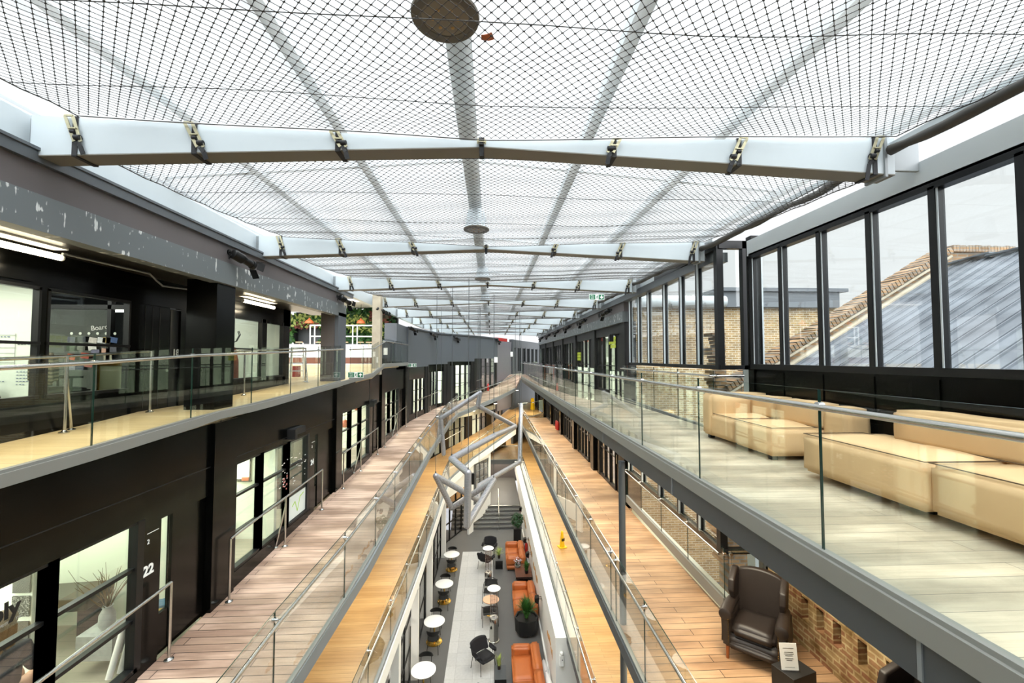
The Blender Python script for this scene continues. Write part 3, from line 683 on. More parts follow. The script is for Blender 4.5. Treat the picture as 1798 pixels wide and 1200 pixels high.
st('ceiling_office_rooms', MB().box(-9.5, -4.4, -3, 12.1, 8.72, 8.8).box(-9.5, -4.4, 12.1, 24, 9.12, 9.2), M['offwhite'], 'office ceilings behind the middle ramp windows', 'ceiling')
for y0, y1, hz in ((0.5, 6.6, 8.68), (7.2, 11.9, 8.68), (12.4, 17.0, 9.08), (17.5, 21.7, 9.08)):
    area('office_ceiling_light', (-6.4, (y0 + y1) / 2, hz), (2.6, y1 - y0 - .5), 210, (.97, 1, .88))
# bend rooms: a pale back wall following the bend
bk = MB(); PL.hexa(bk, s0, PL.c[5], 6.5, 10.6, -2.6, -2.5); st('wall_bend_rooms', bk, M['offwhite'], 'pale rear wall of the rooms on the bend', 'wall')
bk = MB(); PL.hexa(bk, s0, PL.c[5], 6.4, 6.9, -2.5, -.12); st('floor_bend_rooms', bk, M['officefloor'], 'floor of the rooms on the bend', 'floor')
for i in range(4):
    q = PL.at((ss[i] + ss[i + 1]) / 2, -1.3); area('bend_room_light', (q.x, q.y, hds[i] + .1), (1.6, 1.6), 95, (.97, 1, .88))
area('office_upper_light', (-7.6, 4.5, 11.6), (2.4, 4.5), 115, (1, 1, .93))
area('office_upper_light', (-7.6, 10.5, 11.6), (2.4, 2.0), 35, (1, 1, .93))

# lower-ramp facade (seen under the middle ramp), pale yellow-lit glazing
PB = Path([(-4.55, 4), (-4.55, 20.5), (-4.2, 22.4), (-3.55, 25.6), (-1.65, 29.7), (.05, 33.3), (1.3, 36.2)])
lw = MB()
PB.hexa(lw, 0, PB.c[6], 2.8, 3.9, -.15, -.02)
s = 0.5; k = 0
while s < PB.c[6] - 1.6:
    y = PB.at(s).y; zf = z3(y) if y < 27 else z3(27) + .1 * (y - 27); zt = min(z2(y) - .2, 8)
    wf = MB(); gl = MB()
    PB.hexa(lw, s, s + .9, zf - .1, zt, -.15, 0.0); PB.hexa(lw, s + .9, s + 3.2, zf - .1, zf + .2, -.15, 0); PB.hexa(lw, s + .9, s + 3.2, zf + 2.2, zt + .1, -.15, 0)
    for j in range(4): PB.hexa(wf, s + .9 + j * .765 - .03, s + .9 + j * .765 + .03, zf + .2, zf + 2.2, -.1, 0)
    PB.hexa(wf, s + .9, s + 3.2, zf + 1.25, zf + 1.29, -.1, -.02)
    PB.hexa(gl, s + .9, s + 3.2, zf + .2, zf + 2.2, -.06, -.05)
    window(n, wf, M['frame'], gl, 'black framed office window along the lower ramp, %s bay' % (ORD + ['twelfth', 'thirteenth'])[k]); n += 1
    s += 3.2; k += 1
st('wall_lower_offices', lw, M['black'], 'black cladding of the offices along the lower ramp', 'wall')
bk = MB(); PB.hexa(bk, 0, PB.c[1] + 1.4, 3.0, 6.1, -2.6, -2.5); PB.hexa(bk, PB.c[1] + 1.4, PB.c[6], 3.0, 8.0, -2.6, -2.5); st('wall_lower_rooms', bk, M['offwhite'], 'pale rear wall of the rooms along the lower ramp', 'wall')
for s in (17, 20.5, 24, 27.5, 31): 
    q = PB.at(s, -1.3); area('lower_room_light', (q.x, q.y, z3(min(q.y, 30)) + 2.4), (1.6, 2.2), 45, (1, .96, .78))

# ------------------------------------------------------------------ cafe hall walls
cg = MB(); cf = MB()
cg.box(-2.62, -2.6, 8, 24.2, 0.08, 3.9)
for k in range(13): cf.box(-2.64, -2.57, 8 + k * 1.35 - .02, 8 + k * 1.35 + .02, 0, 3.6)
for z in (.06, 1.0, 2.0, 2.9): cf.box(-2.64, -2.58, 8, 24.2, z - .02, z + .02)
w = st('window_40', cf, M['black_matt'], 'dark grid glazing of the cafe beside the marble tables', 'window'); obj('pane', cg, M['tubeglass'], w)
st('wall_cafe_back', MB().box(-6.2, -6, 4, 25, 0, 3.6), M['taupe'], 'dim back wall of the cafe behind the glazing', 'wall')
cl = None
for i, y in enumerate((11.4, 14.3, 17.6, 22.75)):
    st('column_cafe', MB().box(-2.56, -2.34, y, y + .24, 0, z3(y) - .3), M['white'], 'square white column along the cafe glazing, %s along' % ORD[i], 'column')
PD = Path([(-2.62, 24.2), (-1.7, 26.3)])
dg = MB(); df = MB(); PD.hexa(dg, 0, PD.c[1], .1, 2.9, -.03, -.02)
for k in range(4): PD.hexa(df, k * .72, k * .72 + .07, 0, 3, -.06, .01)
for z in (.05, 1.0, 2.0, 2.9): PD.hexa(df, 0, PD.c[1], z - .02, z + .03, -.06, .01)
w = st('window_41', df, M['black_matt'], 'black framed glass doors between the cafe and the stairs', 'window'); obj('pane', dg, M['tubeglass'], w)
PW = Path([(-2.3, 22.6), (-1.25, 25.6), (.55, 29.3), (1.4, 31.2)])
ww = MB(); c1 = PW.c[1]
PW.hexa(ww, 0.2, c1, 3.0, (z3(22.6) - .3, z3(25.6) - .3), -.14, -.02)
PW.hexa(ww, c1, c1 + .55, 0, 4.3, -.14, -.02); PW.hexa(ww, c1 + .55, c1 + 2.6, 3.95, 4.45, -.14, -.02); PW.hexa(ww, c1 + 2.6, c1 + 2.85, .5, 4.6, -.14, -.0); PW.hexa(ww, c1 + .55, c1 + 2.6, .5, 1.5, -.14, -.02)
PW.hexa(ww, c1 + 2.85, PW.c[3], (4.2, 4.9), (4.6, 5.3), -.14, -.02)
st('wall_under_ramp', ww, M['white'], 'white wall curving under the lower ramp beside the stairs', 'wall')
wf = MB(); gl = MB()
PW.hexa(wf, c1 + .55, c1 + 2.6, 3.85, 3.95, -.4, -.05); PW.hexa(wf, c1 + .55, c1 + .95, 1.5, 3.9, -.4, -.06)
for j in range(4): PW.hexa(wf, c1 + .95 + j * .55 - .02, c1 + .95 + j * .55 + .02, 1.5, 3.9, -.12, -.06)
for z in (1.9, 2.4, 2.9, 3.4): PW.hexa(wf, c1 + .95, c1 + 2.6, z - .015, z + .015, -.12, -.06)
PW.hexa(gl, c1 + .95, c1 + 2.6, 1.5, 3.9, -.09, -.085)
window(42, wf, M['darkgrey'], gl, 'lit grid window in the white wall under the lower ramp')
bk = MB(); PW.hexa(bk, c1 + .3, c1 + 3.0, 1.2, 4.2, -1.8, -1.7); st('wall_lit_room', bk, M['lightwood'], 'warm wooden wall in the lit room behind the grid window', 'wall')
q = PW.at(c1 + 1.7, -.9); area('lit_room_light', (q.x, q.y, 4.1), (1.2, 1), 60, WARM)
st('wall_stair_back', MB().box(-3, 4.6, 34.3, 34.5, .8, 2.85), M['taupe'], 'dim wall under the lower gallery behind the stairs', 'wall')
st('wall_ground_left', MB().box(-12.2, -12, -3, 46, 0, 9.6).box(-12, 5.3, 46, 46.2, 0, 11.5).box(-12, -4.4, 24.2, 24.4, 0, 9.8), M['taupe'], 'outer wall behind the offices', 'wall')
st('wall_behind', MB().box(-9.2, 5, -3.2, -3, 0, 12.9), M['white'], 'pale end wall of the atrium behind the viewpoint', 'wall')
# white wall beside the orange sofas
st('wall_sofa', MB().box(1.93, 2.33, 12.1, 31, 0, 2.86).box(1.72, 1.93, 12.1, 31, 2.3, 2.98).box(1.93, 2.05, 12.1, 31, 2.86, 2.98).box(1.72, 2.33, 11.5, 12.1, 0, 2.98), M['white'], 'white wall with a thick top behind the orange sofas', 'wall')
st('baseboard_sofa', MB().box(1.88, 1.93, 12.1, 26, 0, .12), M['white'], 'white skirting behind the orange sofas', 'baseboard')
st('wall_lower_gallery', MB().box(4.5, 4.6, -3, 46, 0, 5.8), M['offwhite'], 'wall along the lower gallery', 'wall')

# ------------------------------------------------------------------ sofa side: windows, bay, facades
def mull_rows(ys, z0, z1, x):
    mb = MB(); gl = MB()
    for y in ys: mb.box(x - .03, x + .09, y - .035, y + .035, z0, z1)
    mb.box(x - .03, x + .1, ys[-1] - .035, ys[0] + .035, z1 - .03, z1 + .07); mb.box(x - .04, x + .1, ys[-1], ys[0] + .035, z0 - .06, z0 + .03)
    gl.box(x + .03, x + .042, ys[-1], ys[0], z0, z1)
    return mb, gl
ys = [7.52, 6.73, 5.9, 5.08, 4.3, 3.53, 2.75, 1.95, 1.15, .35]
mb, gl = mull_rows(ys, 10.22, 12.2, 4.75)
w = st('window_50', mb, M['frame'], 'tall black framed windows behind the tan sofas', 'window'); obj('pane', gl, M['window'], w)
lm = MB()
for y in ys: lm.box(4.735, 4.742, y - .055, y - .037, 10.25, 12.17)
obj('glazing_bead', lm, M['palegrey'], w)
lp = MB().box(4.78, 4.9, -3, 7.55, 8.9, 10.2)
for a, c in zip(ys, ys[1:]): lp.box(4.765, 4.785, c + .03, a - .03, 9.02, 10.12)
st('wall_sofa_side', lp, M['black'], 'black panelled dado wall behind the tan sofas', 'wall')
st('wall_sofa_near', MB().box(4.76, 4.9, -3, .3, 10.2, 12.3), M['black'], 'black wall end beside the windows', 'wall')
st('column_window_end', MB().box(4.74, 4.92, 7.5, 7.66, 8.9, 12.6), M['black'], 'black end post of the sofa windows', 'column')
def bay(nm, path, z0, z1, ts, ret, label):   # projecting glazed bay, path point list from near to far
    P = Path(path, -1); mb = MB(); gl = MB(); bd = MB()
    P.hexa(mb, 0, P.c[1], z0 - .06, z0 + .02, -.09, .03); P.hexa(mb, 0, P.c[1], z1 - .05, z1 + .1, -.09, .04)
    P.hexa(mb, 0, .13, z0 - .06, z1 + .1, -.09, .035)
    for t in ts: P.hexa(mb, t - .04, t + .04, z0, z1, -.09, .03); P.hexa(bd, t - .062, t - .042, z0 + .02, z1 - .05, .0, .035)
    P.hexa(gl, .1, P.c[1], z0, z1, -.04, -.03)
    a = path[0]; x1 = ret
    mb.box(a[0], x1, a[1] - .03, a[1] + .09, z0 - .06, z0 + .02); mb.box(a[0], x1, a[1] - .03, a[1] + .09, z1 - .05, z1 + .1); mb.box(x1 - .1, x1, a[1] - .03, a[1] + .09, z0 - .06, z1 + .1)
    gl.box(a[0], x1, a[1] + .03, a[1] + .04, z0, z1)
    w = st(nm, mb, M['frame'], label, 'window'); obj('pane', gl, M['window'], w); obj('glazing_bead', bd, M['palegrey'], w)
    return P
PBAY = bay('window_51', [(4.37, 7.95), (4.67, 14.25)], 10.2, 12.52, [.95, 1.85, 2.95, 4.25, 5.2, 6.2], 4.93, 'black framed glazed bay projecting over the upper gallery')
bay('window_52', [(3.99, 7.3), (4.06, 12.65)], 7.05, 8.72, [.85, 1.75, 2.85, 4.05, 5.2], 4.72, 'black framed glazed bay under the upper gallery')
st('column_bay', MB().box(4.72, 4.95, 7.2, 7.45, 5.9, 8.9), M['darkgrey'], 'dark steel post beside the glazed bay on the middle gallery', 'column')
# upper facade beyond the bay
fa2 = MB().box(4.52, 4.7, 14.3, 40, 11.95, 12.28)
st('trim_20', fa2, M['taupe'], 'taupe fascia panel above the far sofa-side offices', 'fascia')
st('trim_21', MB().box(4.47, 4.7, 14.3, 40, 11.6, 11.96), M['steelgrey'], 'grey steel channel above the far sofa-side offices', 'beam')
st('trim_22', MB().box(4.42, 4.7, 8.2, 40, 12.27, 12.46), M['gutter'], 'dark gutter above the far sofa-side offices', 'gutter')
y = 14.35; kk = 0
while y < 39:
    fa = MB(); fg = MB(); ff = MB()
    fa.box(4.55, 4.95, y, y + .5, 8.9, 11.62); fa.box(4.7, 4.9, y + .5, y + 1.5, 8.9, 11.3); fa.box(4.62, 4.9, y + .5, y + 4.2, 11.25, 11.62)
    for j in range(4): ff.box(4.66, 4.78, y + 1.5 + j * .88 - .035, y + 1.5 + j * .88 + .035, 9, 11.25)
    ff.box(4.67, 4.77, y + 1.5, y + 4.15, 9.0, 9.1); ff.box(4.69, 4.75, y + 1.5, y + 4.15, 10.05, 10.09)
    fg.box(4.71, 4.72, y + 1.5, y + 4.2, 9.05, 11.25)
    area('far_office_light', (5.9, y + 2.2, 11.4), (1.6, 2.6), 45, (.97, 1, .88))
    st('wall_far_office', fa, M['black_matt'], 'dark pier and door of the %s office beyond the glazed bay' % ORD[kk], 'wall')
    w = st('window_%d' % (60 + kk), ff, M['frame'], 'black framed window of the %s office beyond the glazed bay' % ORD[kk], 'window'); obj('pane', fg, M['window'], w)
    y += 4.25; kk += 1
st('wall_far_office_rooms', MB().box(7.2, 7.4, 14.6, 40, 5.8, 11.7).box(4.9, 7.2, 14.5, 14.6, 5.8, 11.7).box(4.9, 7.2, 27, 27.1, 8.9, 11.7).box(4.9, 7.2, 40, 40.1, 5.8, 11.7).box(4.9, 7.2, 14.6, 40, 11.55, 11.65).box(4.9, 7.2, 14.6, 40, 8.75, 8.9), M['offwhite'], 'pale rooms behind the far sofa-side offices', 'wall')
st('wall_corner', MB().box(4.55, 4.7, 39.6, 40.1, 5.8, 12.3), M['darkgrey'], 'dark corner where the sofa-side facade ends', 'wall')
# middle gallery facade y > 12.7
y = 12.7; k = 0
while y < 38:
    fa = MB(); fg = MB(); ff = MB()
    fa.box(3.98, 4.5, y, y + .45, 5.9, 8.85); fa.box(4.14, 4.4, y + .45, y + 1.35, 5.9, 8.4); fa.box(4.1, 4.4, y + .45, y + 4.0, 8.35, 8.85); fa.box(4.08, 4.4, y + 3.35, y + 3.7, 5.9, 8.4)
    for j in range(4): ff.box(4.1, 4.22, y + 1.4 + j * .64 - .035, y + 1.4 + j * .64 + .035, 6, 8.35)
    ff.box(4.1, 4.2, y + 1.4, y + 3.35, 6.0, 6.1); ff.box(4.12, 4.18, y + 1.4, y + 3.35, 7.05, 7.09); fg.box(4.15, 4.16, y + 1.4, y + 3.35, 6.05, 8.35)
    area('middle_office_light', (5.6, y + 2.2, 8.6), (1.4, 2.2), 40, (1, .95, .75))
    w = st('wall_middle_office', fa, M['black'], 'black pier and door of the %s office along the middle gallery' % ORD[k], 'wall')
    obj('door_handle', MB().tube([(4.12, y + 1.25, 6.9), (4.12, y + 1.25, 7.2)], .015, 6), M['steel'], w)
    w = st('window_%d' % (70 + k), ff, M['frame'], 'black framed office window along the middle gallery, %s bay' % ORD[k], 'window'); obj('pane', fg, M['window'], w)
    y += 3.9; k += 1
# rough brick wall beside the wing chairs, with small pockets
bw = MB()
ps = [(5.35, .45), (5.75, .45), (6.05, .5), (6.35, .55), (4.95, .42)]
cuts = sorted([(y - .07, y + .07) for y, z in ps]); y0 = 4.75
rows = []
bw.box(4.72, 4.95, 4.75, 7.25, 6.75, 8.85); bw.box(4.72, 4.95, 4.75, 7.25, 5.9, 6.42)
for a, c in cuts:
    bw.box(4.72, 4.95, y0, a, 6.42, 6.75); y0 = c
bw.box(4.72, 4.95, y0, 7.25, 6.42, 6.75); bw.box(4.88, 4.95, 4.75, 7.25, 6.42, 6.75)
st('wall_rough_brick', bw, M['brickside'], 'old brick wall with small pockets beside the wing chairs', 'wall')
st('wall_middle_near', MB().box(4.72, 4.9, -3, 4.75, 5.9, 8.85), M['black'], 'dark wall end beyond the old brick wall', 'wall')
# ------------------------------------------------------------------ outside, through the sofa windows
bb = MB().box(4.9, 13.5, 14.4, 14.7, 0, 12.12)
st('wall_light_well', bb, M['brick'], 'yellow stock brick wall of the neighbouring building', 'building')
st('exterior_roof_edge', MB().box(7.9, 12.1, 14.2, 16, 12.12, 12.7).box(7.8, 12.35, 14.1, 16, 12.66, 12.78), M['slate'], 'grey clad roof edge on the yellow brick building', 'roof')
st('exterior_soffit_pipe', MB().tube([(4.95, 14.2, 12.3), (8.0, 14.2, 12.3)], .2, 12), M['palegrey'], 'pale duct along the top of the brick building', 'duct', smooth=40)
st('exterior_well_floor', MB().box(4.6, 14, 7, 14.4, 2.6, 2.8), M['darkgrey'], 'floor of the light well outside', 'ground')
# gable wall with sloping parapet
gp = [(5.05, 2.8), (5.05, 9.62), (5.9, 10.15), (10.3, 12.74), (11.75, 12.74), (11.75, 2.8)]
b = MB(); n_ = len(gp)
b.add([(x, 9.0, z) for x, z in gp] + [(x, 9.4, z) for x, z in gp], [tuple(range(n_)), tuple(range(2 * n_ - 1, n_ - 1, -1))] + [(i, n_ + i, n_ + (i + 1) % n_, (i + 1) % n_) for i in range(n_)])
st('exterior_gable_wall', b, M['gablebrick'], 'old brick gable rising beyond the sofa windows', 'building')
b = MB()
for k in range(66):       # brick-on-edge coping up the slope
    t = k / 66; x = 5.1 + 5.2 * t; z = 9.67 + 3.07 * t
    dx, dz = .86, .51
    c = Vector((x, 9.18, z + .06)); u = Vector((dx, 0, dz)); v = Vector((-dz, 0, dx)); w_ = Vector((0, 1, 0)); j = random.uniform(-.012, .012)
    h = [c + u * (a * .036) + w_ * (bq * .26) + v * (cc * (.065 + j)) for cc in (-1, 1) for a, bq in ((-1, -1), (1, -1), (1, 1), (-1, 1))]
    b.hexa(h)
for k in range(20): b.box(10.32 + k * .074, 10.385 + k * .074, 8.95, 9.45, 12.74, 12.88 + random.uniform(-.01, .01))
st('exterior_brick_coping', b, M['gablebrick'], 'brick on edge coping along the gable slope', 'building')
b = MB().bar((5.0, 8.97, 9.55), (10.25, 8.97, 12.64), .1, .045, (0, 0, 1)).bar((5.1, 8.9, 9.36), (10.1, 8.9, 12.38), .2, .12, (0, 0, 1))
st('exterior_flashing', b, M['stone'], 'pale mortar flashing between gable and grey roof', 'building')
b = MB()
rng = random.Random(5)
for k in range(60):       # broken end of the gable wall
    z = 6 + k * .082; xe = 4.93 + rng.uniform(-.16, .04)
    b.box(xe, 5.08, 9.0 + rng.uniform(0, .03), 9.4, z, z + .07)
st('exterior_broken_brick', b, M['gablebrick'], 'jagged broken end of the gable brickwork', 'building')
# corrugated grey roof, near side of the gable
b = MB().hexa([(5.0, -3, 9.27), (10.15, -3, 12.37), (10.15, 8.95, 12.37), (5.0, 8.95, 9.27), (5.0, -3, 9.32), (10.15, -3, 12.42), (10.15, 8.95, 12.42), (5.0, 8.95, 9.32)])
for k in range(40):
    y = 8.7 - k * .28
    for q in (0, .05): b.bar((5.0, y + q, 9.33), (10.15, y + q, 12.43), .02, .05, (0, 0, 1))
st('exterior_roof_sheet', b, M['roofsheet'], 'grey corrugated roof outside the sofa windows', 'roof')
b = MB()
for k in range(14):
    y = 8.9 - k * .8; b.bar((10.15, y, 12.44 + rng.uniform(-.02, .05)), (10.2, y - .83, 12.46 + rng.uniform(-.02, .05)), .34, .03)
st('exterior_ridge_cap', b, M['slate'], 'bent ridge capping of the grey roof', 'roof')
st('exterior_far_slope', MB().hexa([(10.2, -3, 12.3), (15, -3, 9.5), (15, 8.9, 9.5), (10.2, 8.9, 12.3), (10.2, -3, 12.4), (15, -3, 9.6), (15, 8.9, 9.6), (10.2, 8.9, 12.4)]), M['roofsheet'], 'far slope of the grey roof', 'roof')
st('column_exterior', MB().box(5.0, 5.28, 8.0, 8.25, 2.8, 12.5), M['palegrey'], 'pale steel post just outside the sofa windows', 'column')
st('exterior_downpipe', MB().tube([(5.5, 9.0, 9.8), (5.5, 8.9, 11.9)], .06, 10), M['darkgrey'], 'dark pipe beyond the pale post outside', 'pipe', smooth=40)
# neighbouring canopy roof edge seen through the windows
cn = MB().bar((5.2, 8.4, 12.35), (13, 8.4, 12.9), .1, .16)
# ------------------------------------------------------------------ balustrades
def balustrade(name, pts, hg, label, rail_h=1.02, side=-1, off=.075, rail=True, base=.06, r=.021, closed_gap=.014, clampz=True, cat='balustrade', zoff=0.0, glassz=0.0):
    root = empty(name, pts[0], 0, label, cat)
    o0 = Vector(pts[0]); P = [Vector(p) - o0 for p in pts]; n = len(P)
    nr = []
    for i in range(n):
        t = (P[min(i + 1, n - 1)] - P[max(i - 1, 0)]).to_2d().normalized(); nr.append(Vector((t.y, -t.x, 0)) * side)
    for a, c in zip(P, P[1:]):
        t = (c - a).normalized(); q0 = a + t * closed_gap / 2; q1 = c - t * closed_gap / 2
        d = Vector((t.y, -t.x, 0)).normalized() * .006; U = Vector((0, 0, 1)); mb = MB()
        v = [q0 - d + U * glassz, q1 - d + U * glassz, q1 + d + U * glassz, q0 + d + U * glassz, q0 - d + U * hg, q1 - d + U * hg, q1 + d + U * hg, q0 + d + U * hg]
        mb.add(v, [(0, 1, 5, 4), (2, 3, 7, 6)], 0); mb.add(v, [(3, 2, 1, 0), (4, 5, 6, 7), (1, 2, 6, 5), (3, 0, 4, 7)], 1)
        obj('glass_panel', mb, [M['glass'], M['glassedge']], root)
    if base:
        bm_ = MB()
        for a, c in zip(P, P[1:]): bm_.bar(a + Vector((0, 0, base / 2 - .02)), c + Vector((0, 0, base / 2 - .02)), .06, base)
        obj('base_channel', bm_, M['fascia'], root)
    if rail:
        R = [p + k * off + Vector((0, 0, rail_h)) for p, k in zip(P, nr)]
        hr_ = obj('handrail', MB().tube(R, r, 12), M['steel'], root, smooth=50)
        for p, k in zip(P, nr):
            cl = MB(); a = p - k * .02 + Vector((0, 0, rail_h)); c = p + k * off + Vector((0, 0, rail_h))
            cl.tube([a, c], .013, 8); cl.tube([p - k * .022 + Vector((0, 0, rail_h)), p + k * .02 + Vector((0, 0, rail_h))], .028, 12)
            obj('rail_clamp', cl, M['chrome'], hr_, smooth=50)
    return root
jy = [-.4, 1.2, 2.88, 4.62, 6.4, 8.0, 9.75, 11.5, 13.25, 15.0, 16.8, 18.6, 20.4, 22.2, 24.0, 25.8, 27.6, 29.6, 31.55]
balustrade('glass_balustrade', [(2.285, y, 9) for y in jy], 1.135, 'long glass balustrade with steel handrail in front of the tan sofas')
balustrade('glass_balustrade', [(2.36, 31.68, 9), (3.2, 32.3, 9), (3.6, 33.2, 9)], 1.135, 'short glass balustrade turning away at the far end of the upper sofa gallery')
balustrade('glass_balustrade', [(4.75, 7.9, 9), (4.23, 7.9, 9)], 1.12, 'short glass balustrade end under the projecting upper bay', side=-1)
balustrade('glass_balustrade', [(4.23, 7.95, 9), (4.27, 9.6, 9), (4.33, 11.2, 9), (4.4, 12.8, 9), (4.46, 14.25, 9)], 1.12, 'glass balustrade along the light well below the upper bay window', side=-1)
balustrade('glass_balustrade', [(2.065, y, 6) for y in [1, 2.6, 4.2, 5.78, 7.1, 7.4, 8.9, 10.4, 11.9, 13.4, 14.9, 16.4, 17.9, 19.4, 20.9, 22.4, 23.9, 25.4, 26.9, 28.4, 29.9, 31.45]], 1.1, 'long glass balustrade along the middle gallery with the wing chairs')
balustrade('glass_balustrade', [(2.14, 31.56, 6), (3.2, 32.3, 6), (4.2, 34.2, 6)], 1.1, 'short glass balustrade turning away at the far end of the middle gallery')
balustrade('glass_balustrade', [(3.96, 7.2, 6.12), (3.98, 8.6, 6.12), (4.0, 10.0, 6.12), (4.02, 11.4, 6.12), (4.04, 12.68, 6.12)], 1.0, 'glass balustrade along the light well below the lower bay window', rail_h=.92, side=-1, base=.2, off=.09)
balustrade('glass_balustrade', [(4.62, 7.17, 6.12), (4.06, 7.17, 6.12)], 1.0, 'short glass balustrade end behind the brown wing chair', rail_h=.92, side=1, base=.2, off=.09)
balustrade('glass_balustrade', [(2.05, y, 3) for y in [7.0, 8.6, 10.2, 11.8, 13.4, 15.0, 16.6, 18.2, 19.8, 21.4, 23, 24.6, 26.2, 27.8, 29.4, 31.2]], 1.08, 'long glass balustrade above the white wall by the orange sofas', side=-1)
balustrade('glass_balustrade', [(1.92, 31.3, 3), (.9, 31.3, 3), (-.3, 31.3, 3)], 1.08, 'glass balustrade of the lower gallery above the stairs')
yl = [-.5, 1.0, 2.4, 3.3, 4.82, 6.33, 7.86, 9.35, 10.8, 12.35]
balustrade('glass_balustrade', [(-4.262, y, z1(y)) for y in yl], 1.03, 'glass balustrade with steel handrail along the upper office ramp', rail_h=.93, side=1)
balustrade('glass_balustrade', [(-4.28, 13.25, z1(13.25)), (-4.2, 14.3, z1(14.3)), (-4.16, 15.2, 9.8), (-4.15, 16.8, 10.12), (-4.15, 18.4, 10.12), (-4.15, 20, 10.12), (-4.15, 21.6, 10.12)], 1.0, 'glass balustrade with a step up beside the plant wall terrace', rail_h=.9, side=1)
balustrade('glass_balustrade', [(-2.43, 1, z2(1)), (-2.42, 3, z2(3)), (-2.40, 5.0, z2(5)), (-2.3, 7.0, z2(7)), (-2.27, 8.7, z2(8.7)), (-2.27, 10.4, z2(10.4)), (-2.27, 12.2, z2(12.2)), (-2.27, 14, z2(14)), (-2.26, 16, z2(16)), (-2.22, 18, z2(18)), (-2.17, 20, z2(20)), (-2.12, 22, z2(22)), (-1.9, 24.4, z2(24.4)), (-1.4, 26.0, z2(26)), (-.87, 27.5, 7.35), (-.1, 28.5, 7.56), (.6, 29.3, 7.75), (1.2, 30.05, 7.98), (1.75, 30.8, 8.2)], 1.06, 'long glass balustrade of the middle ramp bending away to the far end', rail_h=.97, side=1)
balustrade('glass_balustrade', [(-2.5, 3, z3(3)), (-2.45, 5.4, z3(5.4)), (-2.4, 7.0, z3(7)), (-2.35, 8.6, z3(8.6)), (-2.29, 10.2, z3(10.2)), (-2.24, 11.8, z3(11.8)), (-2.2, 13.4, z3(13.4)), (-2.18, 15, z3(15)), (-2.17, 16.6, z3(16.6)), (-2.15, 18.2, z3(18.2)), (-2.13, 19.8, z3(19.8)), (-2.07, 21.8, z3(21.8)), (-1.6, 23.8, z3(23.8)), (-1.07, 25.7, z3(25.7)), (-.2, 27.5, 4.7), (.6, 29.2, 4.87), (1.2, 30.1, 5.1), (1.75, 30.9, 5.3)], 1.06, 'long glass balustrade of the lower ramp curving above the cafe', rail_h=.97, side=1)

# ------------------------------------------------------------------ tubular wall handrails
def railing(pts, posts, h, label, r=.02, doubles=()):
    o0 = Vector(pts[0]); root = empty('post_handrail', pts[0], 0, label, 'handrail')
    rl_ = obj('rail', MB().tube([Vector(p) - o0 + Vector((0, 0, h)) for p in pts], r, 10), M['steel'], root, smooth=50)
    for p in posts:
        q = Vector(p) - o0
        mb = MB().tube([q, q + Vector((0, 0, h))], r * .95, 10); mb.lathe([(.055, 0), (.055, .012), (.03, .02), (r, .035)], q, 14)
        obj('post', mb, M['steel'], root, smooth=40)
    for p, dx, dy in doubles:
        q = Vector(p) - o0; mb = MB().tube([q + Vector((dx, dy, 0)), q + Vector((0, 0, h * .82))], r * .8, 10); mb.lathe([(.05, 0), (.05, .012), (r, .03)], q + Vector((dx, dy, 0)), 14)
        obj('brace', mb, M['steel'], root, smooth=40)
    return root
def rp(x, ys, zf): return [(x, y, zf(y)) for y in ys]
XR = -4.08
railing(rp(-4.1, [.5, 3.0, 5.82], z2), rp(-4.1, [3.0, 5.82], z2), .97, 'tubular steel handrail in front of the first office bay of the middle ramp')
railing(rp(XR, [7.04, 8.85, 10.7], z2), rp(XR, [7.04, 8.85, 10.7], z2), .97, 'tubular steel handrail in front of the second office bay of the middle ramp', doubles=[((XR, 8.85, z2(8.85)), -.16, -.05)])
railing(rp(XR, [12.2, 13.8, 15.78], z2), rp(XR, [12.2, 13.8, 15.78], z2), .97, 'tubular steel handrail in front of the third office bay of the middle ramp', doubles=[((XR, 13.8, z2(13.8)), -.16, -.2)])
railing(rp(XR, [16.87, 19.0, 21.0], z2), rp(XR, [16.87, 19.0, 21.0], z2), .97, 'tubular steel handrail in front of the fourth office bay of the middle ramp', doubles=[((XR, 19, z2(19)), -.16, -.2)])
railing([(-3.95, 23.2, z2(23.2)), (-3.56, 25.4, z2(25.4)), (-3.0, 27.4, z2(27.4))], [(-3.95, 23.2, z2(23.2)), (-3.56, 25.4, z2(25.4)), (-3.0, 27.4, z2(27.4))], .97, 'tubular steel handrail at the start of the bend of the middle ramp')
railing([(-2.35, 28.4, 7.5), (-1.2, 29.9, 7.75), (-.5, 31.2, 7.95)], [(-2.35, 28.4, 7.5), (-1.2, 29.9, 7.75), (-.5, 31.2, 7.95)], .97, 'tubular steel handrail further round the bend of the middle ramp')
railing(rp(-5.35, [2.5, 5.6, 6.95], z1), rp(-5.3, [5.62, 6.95], z1), .95, 'tubular steel handrail beside the narrow black door on the upper ramp', doubles=[((-5.3, 5.62, z1(5.62)), -.1, .2)])
railing(rp(-5.25, [8.4, 9.4, 12.4], z1), rp(-5.25, [9.4, 12.4], z1), .95, 'tubular steel handrail at the far end of the upper ramp', doubles=[((-5.25, 12.4, z1(12.0)), .1, -.1)])
railing(rp(-4.2, [15.5, 18, 20.4], z3), rp(-4.2, [15.5, 18, 20.4], z3), .95, 'tubular steel handrail of the lower ramp under the middle ramp')
railing([(-3.75, 23, z3(23)), (-2.9, 26, z3(26)), (-1.9, 28.2, 4.7)], [(-3.75, 23, z3(23)), (-2.9, 26, z3(26)), (-1.9, 28.2, 4.7)], .95, 'tubular steel handrail on the bend of the lower ramp')
railing([(.5, 26.2, 0), (.5, 28.1, .9)], [(.5, 26.2, 0), (.5, 28.1, .9)], 1.0, 'slim steel handrail down the middle of the stairs', r=.022)

